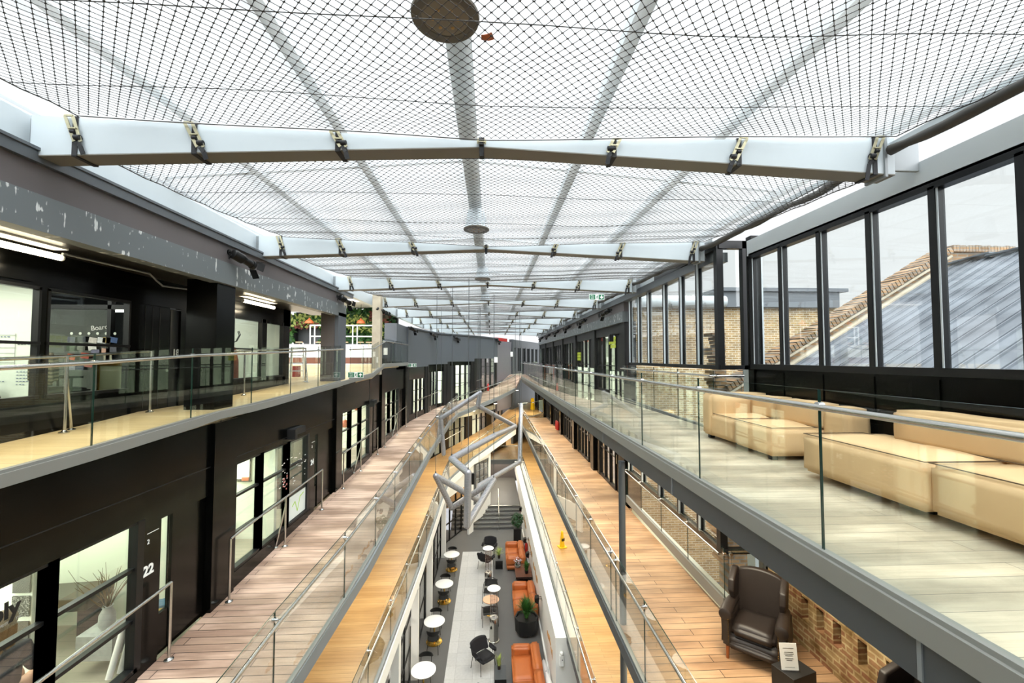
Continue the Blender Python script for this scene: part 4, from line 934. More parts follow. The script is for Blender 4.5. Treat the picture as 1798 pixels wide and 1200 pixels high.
# wall base trims
st('trim_30', MB().box(4.2, 4.26, 8, 14.2, 8.86, 9.01), M['darkgrey'], 'dark kerb below the light well balustrade', 'edge trim')

# ------------------------------------------------------------------ safety nets
def net_mesh(name, L=3.78):
    dx, dy, r = .043, .0475, .0026
    nx = int(8.3 / dx); ny = int(L / dy)
    ii, jj = np.meshgrid(np.arange(nx + 1), np.arange(ny + 1))
    X = -4.0 + ii * dx; Y = jj * dy + .14
    rg = np.random.RandomState(3)
    def zf(X, Y):
        t = Y / L
        near = 12.525 - np.abs(X + .1) * .027; far = 12.565 + np.abs(X + .1) * .033
        sag = -.05 * np.sin(np.pi * np.clip(t, 0, 1)) * (1 - (X / 6) ** 2)
        return near + (far - near) * t + sag + .012 * np.sin(X * 2.3 + 1) * np.sin(np.pi * t) + .008 * np.sin(Y * 9 + X * 1.7)
    Z = zf(X, Y)
    par = (ii + jj) % 2 == 0
    P = np.stack([X, Y, Z], -1)
    segs = []
    for s in (1, -1):
        a = P[:-1, :-1][par[:-1, :-1]] if s == 1 else P[:-1, 1:][par[:-1, 1:]]
        b = P[1:, 1:][par[:-1, :-1]] if s == 1 else P[1:, :-1][par[:-1, 1:]]
        segs.append((a, b))
    a = np.concatenate([q[0] for q in segs]); b = np.concatenate([q[1] for q in segs])
    t = b - a; t /= np.linalg.norm(t, axis=1, keepdims=True)
    u = np.cross(t, [0, 0, 1]); u /= np.linalg.norm(u, axis=1, keepdims=True); w = np.cross(u, t)
    offs = [u * r * math.cos(q) + w * r * math.sin(q) for q in (PI / 2, PI * 7 / 6, PI * 11 / 6)]
    V = np.concatenate([np.stack([a + o for o in offs], 1), np.stack([b + o for o in offs], 1)], 1)
    ns = len(a); base = np.arange(ns)[:, None] * 6
    F = np.concatenate([base + np.array(q) for q in ((0, 1, 4, 3), (1, 2, 5, 4), (2, 0, 3, 5))], 0)
    V = V.reshape(-1, 3)
    # knots
    K = P[par]; nk = len(K); e = np.array([(-.009, 0, -.0035), (0, -.0045, -.0035), (.009, 0, -.0035), (0, .0045, -.0035), (-.009, 0, .0035), (0, -.0045, .0035), (.009, 0, .0035), (0, .0045, .0035)])
    KV = (K[:, None, :] + e[None]).reshape(-1, 3); kb = len(V) + np.arange(nk)[:, None] * 8
    KF = np.concatenate([kb + np.array(q) for q in ((3, 2, 1, 0), (4, 5, 6, 7), (0, 1, 5, 4), (1, 2, 6, 5), (2, 3, 7, 6), (3, 0, 4, 7))], 0)
    V = np.concatenate([V, KV]); F = np.concatenate([F, KF])
    me = bpy.data.meshes.new(name); me.vertices.add(len(V)); me.vertices.foreach_set('co', V.astype(np.float32).ravel())
    me.loops.add(F.size); me.loops.foreach_set('vertex_index', F.astype(np.int32).ravel())
    me.polygons.add(len(F)); me.polygons.foreach_set('loop_start', np.arange(0, F.size, 4, dtype=np.int32)); me.polygons.foreach_set('loop_total', np.full(len(F), 4, dtype=np.int32))
    me.update(); me.validate(); me.materials.append(M['netwire'])
    return me, zf
me, zf = net_mesh('net_mesh')
netroot = None
for k in range(9):
    y = BY[k] - 4.11
    if netroot is None:
        netroot = empty('safety_net', (0, y, 0), 0, '', 'safety net', 'safety nets under the roof')
        o = bpy.data.objects.new('mesh_netting', me); C.objects.link(o); o.parent = netroot
        e = MB()
        for yy_ in (.13, 3.925):
            e.tube([(x, yy_, float(zf(np.array(x), np.array(yy_))) - .005) for x in np.linspace(-4.0, 4.3, 24)], .006, 5)
        for xx in (-4.0, 4.3): e.tube([(xx, q, float(zf(np.array(xx), np.array(q))) - .005) for q in np.linspace(.13, 3.925, 16)], .006, 5)
        obj('edge_rope', e, M['netwire'], netroot)
        e = MB()
        for yy_ in (1.1, 2.35, 3.3): e.tube([(x, yy_ + .03 * math.sin(x), float(zf(np.array(x), np.array(yy_))) - .004) for x in np.linspace(-4.0, 4.3, 24)], .0035, 5)
        obj('support_cord', e, M['netwire'], netroot)
        rl = MB(); rr = random.Random(2)
        rl.tube([(4.28 + rr.uniform(-.02, .02), q, 12.52 + .012 * math.sin(q * 5) + .012 * q) for q in np.linspace(.15, 3.95, 22)], [rr.uniform(.035, .06) for _ in range(22)], 8)
        obj('rolled_edge', rl, M['netwire'], netroot, smooth=60)
        r = netroot
    else: r = dup(netroot, (0, y, 0))
    r['label'] = 'dark wire safety net under the roof bay before the %s roof beam' % ORD[k]
# fallen leaf caught on the nearest net
lf = MB().add([(0, 0, 0), (.05, .02, .01), (.09, -.01, 0), (.07, -.05, .015), (.03, -.045, 0), (.0, -.03, .01)], [(0, 1, 2, 3, 4, 5)]).add([(0, 0, .004), (.05, .02, .014), (.09, -.01, .004), (.07, -.05, .019), (.03, -.045, .004), (.0, -.03, .014)], [(5, 4, 3, 2, 1, 0)])
obj('fallen_leaf', lf, mat('orange_leaf', 'b5623a', .6), label='small orange leaf caught on the wire net beside the round lamp', cat='leaf', loc=(-.07, 2.84, float(zf(np.array(0.), np.array(2.5))) + .012))

# ------------------------------------------------------------------ ratchet straps on the beams
XS = [-4.08, -2.95, -1.55, -.1, 1.28, 2.62, 4.12]
XN = ['at the office-side end', 'second from the office side', 'third from the office side', 'at the ridge', 'third from the sofa side', 'second from the sofa side', 'at the sofa-side end']
for i, x in enumerate(XS):
    zb = 12.515 - abs(x + .05) * .044; zt = 12.585 + abs(x + .05) * .034; h = zt - zb; tilt = (.10, .11, .08, 0, -.06, -.10, -.12)[i]
    r0 = empty('ratchet_strap', (x, BY[0], 0), 0, '', 'ratchet strap', 'ratchet straps on the roof beams')
    mb = MB(); w = .05
    mb.box(-w / 2, w / 2, -.12, -.115, zb, zt); mb.box(-w / 2, w / 2, -.12, .12, zb - .008, zb - .003); mb.box(-w / 2, w / 2, .115, .12, zb, zt); mb.box(-w / 2, w / 2, -.12, .12, zt + .003, zt + .008)
    obj('webbing', mb, M['webbing'], r0)
    bk = MB(); a0 = Vector((-tilt * .4 - .0, -.145, zt + .0)); a1 = Vector((tilt * .8, -.14, zb + .03))
    if (a0 - a1).length > .27: a1 = a0 + (a1 - a0).normalized() * .27
    for s in (-1, 1): bk.bar(a0 + Vector((s * .036, 0, 0)), a1 + Vector((s * .03, 0, 0)), .007, .03, (1, 0, 0))
    bk.bar(a0 + Vector((-.04, 0, 0)), a0 + Vector((.04, 0, 0)), .016, .016)
    m_ = (a0 + a1) / 2; bk.bar(m_ + Vector((-.036, 0, 0)), m_ + Vector((.036, 0, 0)), .03, .012)
    obj('buckle', bk, M['zinc'], r0)
    sp_ = MB().tube([a1 + Vector((-.028, 0, .04)), a1 + Vector((.028, 0, .04))], .026, 12); sp_.tube([m_ + Vector((-.022, 0.0, -.03)), m_ + Vector((.022, 0, -.03))], .018, 10)
    obj('spool', sp_, M['webbing'], r0, smooth=40)
    tl = MB(); q = a1; tp = [q, q + Vector((tilt * .3, .0, -.05)), q + Vector((tilt * .5, .01, -.12 if i != 6 else -.22))]
    for a, c in zip(tp, tp[1:]): tl.bar(a, c, .045, .004, (0, 1, 0))
    obj('strap_tail', tl, M['webbing'], r0)
    for k in range(9):
        r = r0 if k == 0 else dup(r0, (x, BY[k], 0))
        r['label'] = 'black ratchet strap with brassy buckle on the %s roof beam, %s' % (ORD[k], XN[i])

# ------------------------------------------------------------------ round roof lamps
r0 = None
for k in range(6):
    y = 2.98 + 5.04 * k; lab = 'round dark roof lamp above the net, %s along the ridge' % ORD[k]
    if r0 is None:
        r0 = empty('roof_lamp', (-.33, y, 12.78), 0, lab, 'lamp', 'round roof lamps')
        obj('lamp_housing', MB().lathe([(.02, .4), (.16, .38), (.2, .12), (.23, .03), (.235, 0.02)], n=32), M['beam'], r0, smooth=40)
        obj('rim', MB().lathe([(.235, .03), (.245, .015), (.24, 0), (.17, -.002), (.165, .008)], n=36), mat('lamp_rim', '5d574c', .5), r0, smooth=40)
        lens = MB().lathe([(.168, .004), (.12, -.004), (.02, -.006)], n=32); ln_ = obj('lens', lens, mat('lamp_lens', '7a705e', .3), r0, smooth=60)
        dt = MB()
        for a in range(6): dt.lathe([(.014, 0), (.012, -.004), (.002, -.006)], (.09 * math.cos(a * PI / 3), .09 * math.sin(a * PI / 3), -.006), 10)
        obj('led', dt, mat('led_amber', 'a9823f', .4), ln_)
    else: r0_ = dup(r0, (-.3 + .02 * k, y, 12.78), label=lab)

# ------------------------------------------------------------------ theatre spotlights
def spot():
    r = empty('spotlight', (0, 0, 0), 0, '', 'spotlight', 'black theatre spotlights under the eaves')
    d = Vector((.35, .88, -.30)).normalized(); c = Vector((.17, .1, -.08))
    b = MB().tube([c - d * .22, c - d * .2, c - d * .02], [.05, .085, .085], 14); b.tube([c - d * .02, c + d * .02, c + d * .16], [.085, .062, .062], 14); b.tube([c + d * .16, c + d * .22], [.075, .075], 14)
    lb_ = obj('lamp_body', b, M['blackmetal'], r, smooth=40)
    s = d.cross(Vector((0, 0, 1))).normalized(); u = s.cross(d); f = c + d * .22
    for k, (a, q) in enumerate(((u, s), (-u, s), (s, u), (-s, u))):
        p0 = f + a * .085; p1 = p0 + d * .11 + a * (.03 if k != 1 else .11)
        obj('barn_door', MB().bar(p0, p1, .15, .005, tuple(d.cross(q))), M['blackmetal'], lb_)
    y = MB()
    for k in (-1, 1): y.bar(c + s * .1 * k, Vector((.06, .0, .02)) + s * .1 * k, .025, .006)
    y.bar(Vector((.06, 0, .02)) + s * .1, Vector((.06, 0, .02)) - s * .1, .025, .006); y.tube([(-.02, 0, .02), (.07, 0, .02)], .02, 8); y.tube([(-.03, 0, .02), (-.0, 0, .02)], .05, 10)
    obj('yoke', y, M['blackmetal'], r, smooth=40)
    cb = MB().tube([c - d * .2, c - d * .25 + Vector((0, 0, -.05)), (0, -.02, -.1), (-.02, 0, .0)], .006, 6)
    obj('cable', cb, M['blackmetal'], r, smooth=40)
    return r
r0 = spot(); first = True
for nm, x, y, z, sx, rz in [('over the black column of the upper ramp', -4.45, 7.45, 12.14, 1, 0), ('over the grey portal jamb', -4.45, 12.6, 12.14, 1, 0), ('over the plant wall pendant', -4.35, 16.2, 12.25, 1, 0), ('beside the concrete post of the plant terrace', -4.57, 17.6, 12.36, 1, 0), ('at the start of the grey clad bend', -4.1, 21.6, 11.9, 1, 0), ('on the grey clad bend', -3.55, 25.2, 11.8, 1, 0), ('further along the grey clad bend', -2.4, 27.9, 11.75, 1, 0), ('at the far end of the grey clad bend', .4, 33.2, 11.8, 1, 0),
        ('just beyond the glazed bay', 4.45, 15.6, 12.14, -1, 0), ('over the second far office of the sofa side', 4.45, 19.7, 12.14, -1, 0), ('over the third far office of the sofa side', 4.45, 23.6, 12.14, -1, 0), ('over the fourth far office of the sofa side', 4.45, 27.6, 12.14, -1, 0), ('over the fifth far office of the sofa side', 4.45, 31.8, 12.14, -1, 0), ('over the last far office of the sofa side', 4.45, 36, 12.14, -1, 0)]:
    r = r0 if first else dup(r0); first = False
    r.location = (x, y, z); r.scale = (sx, 1, 1); r['label'] = 'black theatre spotlight with barn doors ' + nm

# ------------------------------------------------------------------ suspended tube sculpture
SV = dict(H=(-2.057, 19, 6.19), G=(-2.191, 19, 7.726), A=(-.474, 19, 8.84), B=(-.573, 19, 8.265), Cc=(1.2, 20.9, 7.05), E=(.105, 15, 7.655), F=(-1.169, 13, 7.349), J=(-.623, 12, 7.185), K=(-.648, 12, 5.759), L=(.107, 15, 6.128), Mm=(-1.385, 15.5, 5.047), N=(-1.892, 15, 6.311), O=(-.492, 16, 5.15), P=(-.485, 18, 5.082), I=(1.344, 20, 5.54), D=(1.554, 22, 7.982))
order = ['H', 'G', 'A', 'B', 'Cc', 'E', 'F', 'J', 'K', 'L', 'Mm', 'N', 'O', 'P', 'I', 'D']
sc = empty('tube_sculpture', (0, 15, 7), 0, 'hanging zigzag sculpture of perforated silver tubes over the cafe', 'sculpture')
o0 = Vector((0, 15, 7)); sb = {}
for a, c in zip(order, order[1:]):
    p, q = Vector(SV[a]) - o0, Vector(SV[c]) - o0
    obj('tube', MB().tube([p, q], .1 if a != 'I' else .105, 18), M['perf'], sc, smooth=40)
jt = MB()
for a in order: jt.ball(Vector(SV[a]) - o0, .1, 14, 8)
obj('joint', jt, M['perf'], sc, smooth=60)
hw = MB()
for a in order: hw.tube([Vector(SV[a]) - o0 + Vector((0, 0, .09)), Vector(SV[a]) - o0 + Vector((0, 0, .15))], .02, 8)
obj('hanging_eye', hw, M['darkgrey'], sc)
bx = MB().cbox(Vector((-.49, 12.1, 7.0)) - o0, (.08, .1, .3)); obj('winch_box', bx, M['blackmetal'], sc)
NM = dict(H='low office-side end', G='office-side upper corner', A='top corner', B='notch under the top corner', Cc='sofa-side joint', E='middle bend', F='office-side middle corner', J='top of the upright tube', K='foot of the upright tube', L='forked joint', Mm='low forked corner', N='office-side low corner', O='lower crossing', P='low back joint', I='sofa-side low corner', D='sofa-side top end')
for a in ('G', 'A', 'B', 'E', 'F', 'J', 'L', 'N', 'Cc', 'I', 'D', 'P'):
    p = SV[a]; obj('hanging_cable', MB().tube([(p[0], p[1], p[2] + .1), (p[0], p[1], 12.62)], .009, 6), M['darkgrey'], label='thin steel cable from the roof to the %s of the sculpture' % NM[a], cat='cable', group='sculpture cables')

# ------------------------------------------------------------------ signs
def exit_sign(loc, rz, label, w=.46, h=.17, flip=False):
    r = empty('exit_sign', loc, rz, label, 'sign')
    obj('sign_board', MB().box(-w / 2, w / 2, 0, .012, -h / 2, h / 2), M['signwhite'], r)
    e = .012
    for a, c in ((0, .40), (.63, 1)): obj('green_field', MB().box(-w / 2 + e + a * (w - 2 * e), -w / 2 + e + c * (w - 2 * e), -.003, .001, -h / 2 + e, h / 2 - e), M['green'], r)
    a = MB(); cx = w * .315; s = -1 if flip else 1; y0, y1 = -.006, -.003
    pr = [(-.014, -.055), (.014, -.055), (.014, .0), (.042, -.02), (.042, .012), (0, .055), (-.042, .012), (-.042, -.02), (-.014, .0)]
    pr = [(x + cx, z * s) for x, z in pr]
    a.add([(x, y0, z) for x, z in pr] + [(x, y1, z) for x, z in pr], [tuple(range(9)), tuple(range(17, 8, -1))] + [(i, (i + 1) % 9, 9 + (i + 1) % 9, 9 + i) for i in range(9)])
    obj('arrow', a, M['signwhite'], r)
    mn = MB(); x0 = w * .015
    mn.box(x0 - .012, x0 + .012, y0, y1, -.012, .03); mn.box(x0 + .0, x0 + .018, y0, y1, .036, .056); mn.bar((x0, -.0045, -.01), (x0 + .026, -.0045, -.055), .003, .012); mn.bar((x0, -.0045, -.01), (x0 - .03, -.0045, -.045), .003, .012); mn.bar((x0, -.0045, .025), (x0 + .035, -.0045, .01), .003, .009); mn.bar((x0, -.0045, .025), (x0 - .03, -.0045, .03), .003, .009)
    obj('running_figure', mn, M['green'], r)
    for t, z in (('Fire', .032), ('exit', -.028)):
        word(r, t, M['signwhite'], .062, r.matrix_basis @ facing((-w * .285, -.004, z), (1, 0, 0), (0, 0, 1)))
    return r
exit_sign((-4.05, 13.05, 9.86), 0, 'green fire exit sign with an up arrow on the grey portal jamb')
exit_sign((-3.93, 21.5, 10.02), 0, 'green fire exit sign with an up arrow below the grey clad bend')
es = exit_sign((3.16, 12.58, 12.19), 0, 'green fire exit sign with a down arrow hanging under the roof', flip=True)
obj('hanger', MB().tube([(-.2, .006, .08), (-.2, .006, .185)], .003, 5).tube([(.2, .006, .08), (.2, .006, .185)], .003, 5), M['darkgrey'], es)
sgb = MB().box(-4.2, -3.82, 13.06, 13.07, 9.84, 9.86)
# blank white boards far away
obj('notice_board', MB().cbox((.36, 32.6, 10.25), (.3, .02, .42)), M['signwhite'], label='white notice hanging at the corner of the grey clad bend', cat='notice')
obj('notice_board', MB().cbox((1.72, 36.4, 10.72), (.3, .02, .42)), M['signwhite'], label='white notice on the dark far pier', cat='notice')
obj('notice_board', MB().cbox((2.285, 24.9, 10.05), (.012, .3, .16)), M['signwhite'], label='small white card on the glass of the upper sofa gallery', cat='notice')

# ------------------------------------------------------------------ tan sofas on the upper gallery
def cushion(mb, x0, x1, y0, y1, z0, zz1, mi=0, nseg=8, puff=.012):
    # soft block: subdivided box with slightly crowned faces
    mb.box(x0, x1, y0, y1, z0, zz1, mi)
def sofa_block(name, par, x0, x1, y0, y1, z0, z1_, m, bev=.035):
    bm = bmesh.new(); bmesh.ops.create_cube(bm, size=1)
    bmesh.ops.scale(bm, vec=(x1 - x0, y1 - y0, z1_ - z0), verts=bm.verts); bmesh.ops.translate(bm, vec=((x0 + x1) / 2, (y0 + y1) / 2, (z0 + z1_) / 2), verts=bm.verts)
    bmesh.ops.bevel(bm, geom=bm.edges[:], offset=bev, segments=3, affect='EDGES')
    bmesh.ops.subdivide_edges(bm, edges=[e for e in bm.edges if e.calc_length() > .2], cuts=5, use_grid_fill=True)
    rr = random.Random(name + str(x0) + str(y0)); ph = [rr.uniform(0, 6) for _ in range(4)]
    cx, cy, cz = (x0 + x1) / 2, (y0 + y1) / 2, (z0 + z1_) / 2
    for v in bm.verts:
        p = v.co; fx, fy, fz = (p.x - cx) / (x1 - x0) * 2, (p.y - cy) / (y1 - y0) * 2, (p.z - cz) / (z1_ - z0) * 2
        k = .008 * math.sin(p.x * 7 + ph[0]) * math.sin(p.y * 6 + ph[1]) + .004 * math.sin(p.z * 15 + p.y * 9 + ph[2])
        b = .018
        if abs(fz) > .97 and fz > 0: p.z += b * (1 - fx * fx) * (1 - fy * fy) + k
        elif abs(fx) > .97: p.x += math.copysign(b * (1 - fy * fy) * (1 - fz * fz), fx) + k
        elif abs(fy) > .97: p.y += math.copysign(b * (1 - fx * fx) * (1 - fz * fz), fy) + k
    me = bpy.data.meshes.new(name); bm.to_mesh(me); bm.free(); me.materials.append(m)
    me.polygons.foreach_set('use_smooth', [True] * len(me.polygons))
    o = bpy.data.objects.new(name, me); C.objects.link(o); o.parent = par
    return o
def piping(par, x0, x1, y0, y1, z, m, name='piping'):
    obj(name, MB().tube([(x0, y0, z), (x1, y0, z), (x1, y1, z), (x0, y1, z)], .005, 6, closed=True), m, par)
M['seam'] = mat('dark_seam', '5a4630', .7)
s1 = empty('tan_sofa', (3.68, 6.4, 9), 0, 'tan suede modular sofa with a high end arm by the glazed bay', 'sofa')
# local: front x=0, back x=1.02 ; y from -0.95 (near) to 0.85 (far)
sofa_block('seat', s1, .0, .98, -.92, -.03, .06, .43, M['cream']); sofa_block('seat', s1, .02, .98, -.02, .75, .06, .43, M['cream'])
sofa_block('backrest', s1, .66, 1.0, -.92, -.04, .40, .74, M['cream']); sofa_block('backrest', s1, .66, 1.0, -.03, .60, .40, .74, M['cream'])
sofa_block('armrest', s1, .0, 1.0, .60, .92, .06, .76, M['cream'])
sofa_block('armrest', s1, .72, 1.04, -1.30, -.90, .06, .72, M['cream'])
piping(s1, .01, .64, -.915, -.035, .435, M['seam']); piping(s1, .03, .64, -.015, .6, .435, M['seam'])
for x, y in ((.1, -.8), (.1, .8), (.9, -.8), (.9, .8)): obj('foot', MB().cbox((x, y, .03), (.08, .08, .06)), M['blackmetal'], s1)
s2 = empty('tan_sofa', (3.62, 3.2, 9), 0, 'long tan suede modular sofa nearest along the balustrade', 'sofa')
sofa_block('seat', s2, -.02, .98, .22, 1.62, .065, .48, M['cream']); sofa_block('seat', s2, .0, .98, -1.2, .21, .07, .48, M['cream'])
sofa_block('backrest', s2, .72, 1.06, -.05, 1.26, .44, .80, M['cream']); sofa_block('backrest', s2, .72, 1.06, -1.4, -.06, .44, .80, M['cream'])
piping(s2, -.01, .7, .225, 1.6, .487, M['seam']); piping(s2, .01, .7, -1.2, .205, .487, M['seam'])
for x, y in ((.24, 1.38), (.8, 1.38), (.24, .4), (.24, -1), (.8, -1), (.8, .4)): obj('foot', MB().cbox((x, y, .035), (.07, .07, .07)), M['blackmetal'], s2)
t = empty('side_table', (4.38, 4.965, 9), 0, 'low dark wooden table between the two tan sofas', 'table')
obj('table_top', MB().box(-.28, .28, -.11, .11, .30, .36), mat('dark_wood', '241a16', .25), t, bevel=.004)
for x, y in ((-.22, -.07), (.22, -.07), (-.22, .07), (.22, .07)): obj('leg', MB().cbox((x, y, .15), (.05, .05, .30)), M['black_matt'], t)

# ------------------------------------------------------------------ wing chairs on the middle gallery
def wing_chair(loc, rz, label):
    r = empty('wing_chair', loc, rz, label, 'armchair')
    L = M['brownleather']
    # front is local -y
    sofa_block('seat_cushion', r, -.27, .27, -.40, .24, .36, .50, L, .04)
    sofa_block('seat_base', r, -.36, .36, -.37, .36, .16, .36, L, .03)
    fr_ = sofa_block('front_rail', r, -.30, .30, -.405, -.35, .17, .26, L, .02)
    bk = MB(); n = 10; A = []; Bq = []      # backrest with a curved top
    for i in range(n + 1):
        u = -1 + 2 * i / n; x = .31 * u; top = 1.10 - .07 * abs(u) ** 2.4
        A += [(x, .20 + .03 * u * u * 0, .44), (x, .33, top)]; Bq += [(x, .34, .30), (x, .46, top - .02)]
    V = A + Bq; m = len(A); F = []
    for i in range(n):
        a = 2 * i; F += [(a, a + 2, a + 3, a + 1), (m + a + 1, m + a + 3, m + a + 2, m + a), (a + 1, a + 3, m + a + 3, m + a + 1), (a, m + a, m + a + 2, a + 2)]
    F += [(0, 1, m + 1, m), (2 * n, m + 2 * n, m + 2 * n + 1, 2 * n + 1)]
    obj('backrest', MB().add(V, F), L, r, bevel=.03, seg=3, smooth=60)
    for s in (-1, 1):
        w = MB(); pr = [(.43, .34), (.36, 1.06), (.22, 1.10), (-.02, .98), (-.06, .82), (.02, .66), (.05, .55), (.12, .44), (.4, .34)]
        pr = [(y, z) for y, z in pr]; k = len(pr)
        vv = [(s * .29, y, z) for y, z in pr] + [(s * (.35 + .03 * (z > .8)), y, z) for y, z in pr]
        w.add(vv, [tuple(range(k)), tuple(range(2 * k - 1, k - 1, -1))] + [(i, (i + 1) % k, k + (i + 1) % k, k + i) for i in range(k)])
        obj('wing', w, L, r, bevel=.025, seg=3, smooth=60)
        ar = MB().tube([(s * .335, .24, .62), (s * .345, 0, .64), (s * .35, -.26, .635), (s * .352, -.37, .62)], [.065, .075, .085, .08], 14)
        ao_ = obj('armrest', ar, L, r, smooth=60)
        sofa_block('arm_panel', r, min(s * .28, s * .41), max(s * .28, s * .41), -.36, .34, .18, .60, L, .03)
        sc_ = MB().lathe([(.085, -.012), (.085, .0), (.07, .012), (.02, .014)], n=20); sc_.v = [(x + s * .352, -.375 - z, y + .615) for x, y, z in sc_.v]; sc_.bar((s * .35, -.37, .56), (s * .335, -.37, .2), .09, .02, (0, 1, 0))
        obj('scroll', sc_, L, ao_, smooth=40)
        for y in (-.34, .38): obj('leg', MB().tube([(s * .33, y, .17), (s * .33, y - .02 * (1 if y < 0 else -1.5), 0)], [.028, .018], 8), M['woodleg'], r, smooth=40)
    for s in (-1, 1):
        st_ = MB()
        for i in range(14): st_.ball((s * (.31), -.385, .22 + i * .026), .006, 6, 4)
        obj('stud', st_, M['brass'], fr_)
    return r
wing_chair((3.93, 6.28, 6), math.radians(-41), 'dark brown leather wing chair beside the black table with the card')
wing_chair((4.24, 4.2, 6), math.radians(-88), 'dark brown leather wing chair against the end of the old brick wall')
wing_chair((3.36, 3.6, 6), math.radians(-12), 'dark brown leather chair mostly below the gallery edge, only its top showing')
t = empty('side_table', (3.83, 5.38, 6), math.radians(18), 'black cube table with a white card on top', 'table')
cbm_ = MB().box(-.2, .2, -.15, .15, 0, .44); obj('table_body', cbm_, M['black_matt'], t, bevel=.004)
cd = empty('card_sign', (3.76, 5.34, 6.44), math.radians(-6), 'white printed card standing on the black cube table', 'card')
obj('card', MB().add([(-.105, 0, .0), (.105, 0, .0), (.105, .05, .30), (-.105, .05, .30), (-.105, .004, .0), (.105, .004, .0), (.105, .054, .30), (-.105, .054, .30)], [(0, 1, 2, 3), (7, 6, 5, 4), (0, 4, 5, 1), (1, 5, 6, 2), (2, 6, 7, 3), (3, 7, 4, 0)]), M['paper'], cd)
obj('card_foot', MB().box(-.11, .11, -.03, .06, 0, .008), M['tubeglass'], cd)
tx = MB()
for z, w in ((.245, .13), (.20, .11), (.18, .12), (.16, .09), (.13, .1), (.11, .07)): tx.box(-w / 2, w / 2, -.001 + z * .05 / .3 - .002, z * .05 / .3 + .0005 - .001, z - .004, z + .004)
tx.box(-.06, .06, .004, .006, .03, .034)
obj('printed_lines', tx, M['greyink'], cd)
# caution cones
def cone(name, loc, h, label, folded=False):
    r = empty(name, loc, .3, label, 'caution sign')
    k = h / .62
    if not folded:
        obj('cone_body', MB().lathe([(.11 * k, 0), (.085 * k, .2 * k), (.06 * k, .45 * k), (.05 * k, .58 * k), (.03 * k, .62 * k)], n=8), M['yellow'], r)
        obj('base', MB().box(-.15 * k, .15 * k, -.15 * k, .15 * k, 0, .03 * k), M['yellow'], r, bevel=.01)
        mk = MB()
        for a in (-.4, .4, 1.2): mk.cbox((.085 * k * math.sin(a), -.085 * k * math.cos(a), .3 * k), (.05 * k, .02 * k, .1 * k), a)
        obj('warning_mark', mk, M['black_matt'], r)
    else:
        for s in (-1, 1):
            obj('board', MB().bar((0, s * .14, 0), (0, s * .02, h), .28, .015, (0, 1, 0)), M['yellow'], r)
        obj('warning_mark', MB().bar((0, -.10, .3), (0, -.085, .42), .12, .018, (0, 1, 0)), M['black_matt'], r)
        obj('top_handle', MB().box(-.06, .06, -.03, .03, h, h + .04), M['yellow'], r)
cone('caution_cone', (2.79, 16.85, 3), .62, 'yellow caution cone standing on the lower gallery boards')
cone('caution_board', (3.55, 36.5, 6), .95, 'yellow folding caution board on the far middle landing', True)
def extinguisher(loc, label, rz=0):
    r = empty('fire_extinguisher', loc, rz, label, 'fire extinguisher')
    obj('cylinder', MB().lathe([(.075, 0), (.08, .03), (.08, .42), (.05, .5), (.02, .52)], n=18), M['red'], r, smooth=40)
    obj('valve', MB().box(-.015, .06, -.015, .015, .52, .56).box(-.02, .02, -.02, .02, .5, .54), M['blackmetal'], r)
    obj('hose', MB().tube([(.05, 0, .54), (.12, 0, .45), (.11, 0, .2)], .012, 8), M['blackmetal'], r, smooth=40)
extinguisher((3.95, 25.3, 6.12), 'red fire extinguisher by the door on the middle gallery')
extinguisher((3.95, 25.7, 6.12), 'second red fire extinguisher next to the one by the middle gallery door')
extinguisher((1.84, 22.35, .35), 'red fire extinguisher on the white wall behind the far orange sofa', PI)
extinguisher((-.2, 30.6, 8.05), 'red fire extinguisher on the bend of the middle ramp')

# ------------------------------------------------------------------ cafe: marble tables and black chairs
def cafe_table(loc, label):
    r = empty('cafe_table', loc, 0, label, 'table', 'marble cafe tables')
    obj('table_top', MB().lathe([(.365, .725), (.38, .73), (.38, .745), (.37, .75), (.02, .7501)], n=40), M['marble'], r, smooth=40)
    obj('stem', MB().lathe([(.028, .02), (.028, .725)], n=14), M['brass'], r, smooth=40)
    obj('base', MB().lathe([(.29, 0), (.29, .015), (.25, .03), (.04, .04), (.03, .06)], n=36), M['brass'], r, smooth=40)
    return r
def cafe_chair():
    r = empty('cafe_chair', (0, 0, 0), 0, '', 'chair', 'black cafe chairs at the marble tables')
    # faces +y ; back at -y
    obj('seat', MB().lathe([(.02, .43), (.19, .43), (.21, .445), (.205, .462), (.02, .468)], n=22), M['black_matt'], r, smooth=50)
    bk = MB(); n = 12; V = []; 
    for i in range(n + 1):
        a = PI + .35 + (PI - .7) * i / n; x, y = .235 * math.cos(a), .215 * math.sin(a)
        hgt = .13 * math.sin(PI * i / n) ** .5 + .02
        for q in (.97, 1.06): V += [(x * q, y * q, .74 - hgt * .7), (x * q, y * q, .74 + hgt * .3)]
    F = []
    for i in range(n):
        a, b = 4 * i, 4 * i + 4
        F += [(a, b, b + 1, a + 1), (a + 2, a + 3, b + 3, b + 2), (a + 1, b + 1, b + 3, a + 3), (a, a + 2, b + 2, b)]
    F += [(0, 1, 3, 2), (4 * n, 4 * n + 2, 4 * n + 3, 4 * n + 1)]
    obj('backrest', bk.add(V, F), M['black_matt'], r, smooth=50)
    for s in (-1, 1):
        obj('leg', MB().tube([(s * .15, .14, .44), (s * .2, .2, 0)], .009, 8), M['blackmetal'], r)
        obj('leg', MB().tube([(s * .17, -.16, .74), (s * .17, -.14, .44), (s * .2, -.22, 0)], .009, 8), M['blackmetal'], r)
    return r
ch0 = cafe_chair(); used = False
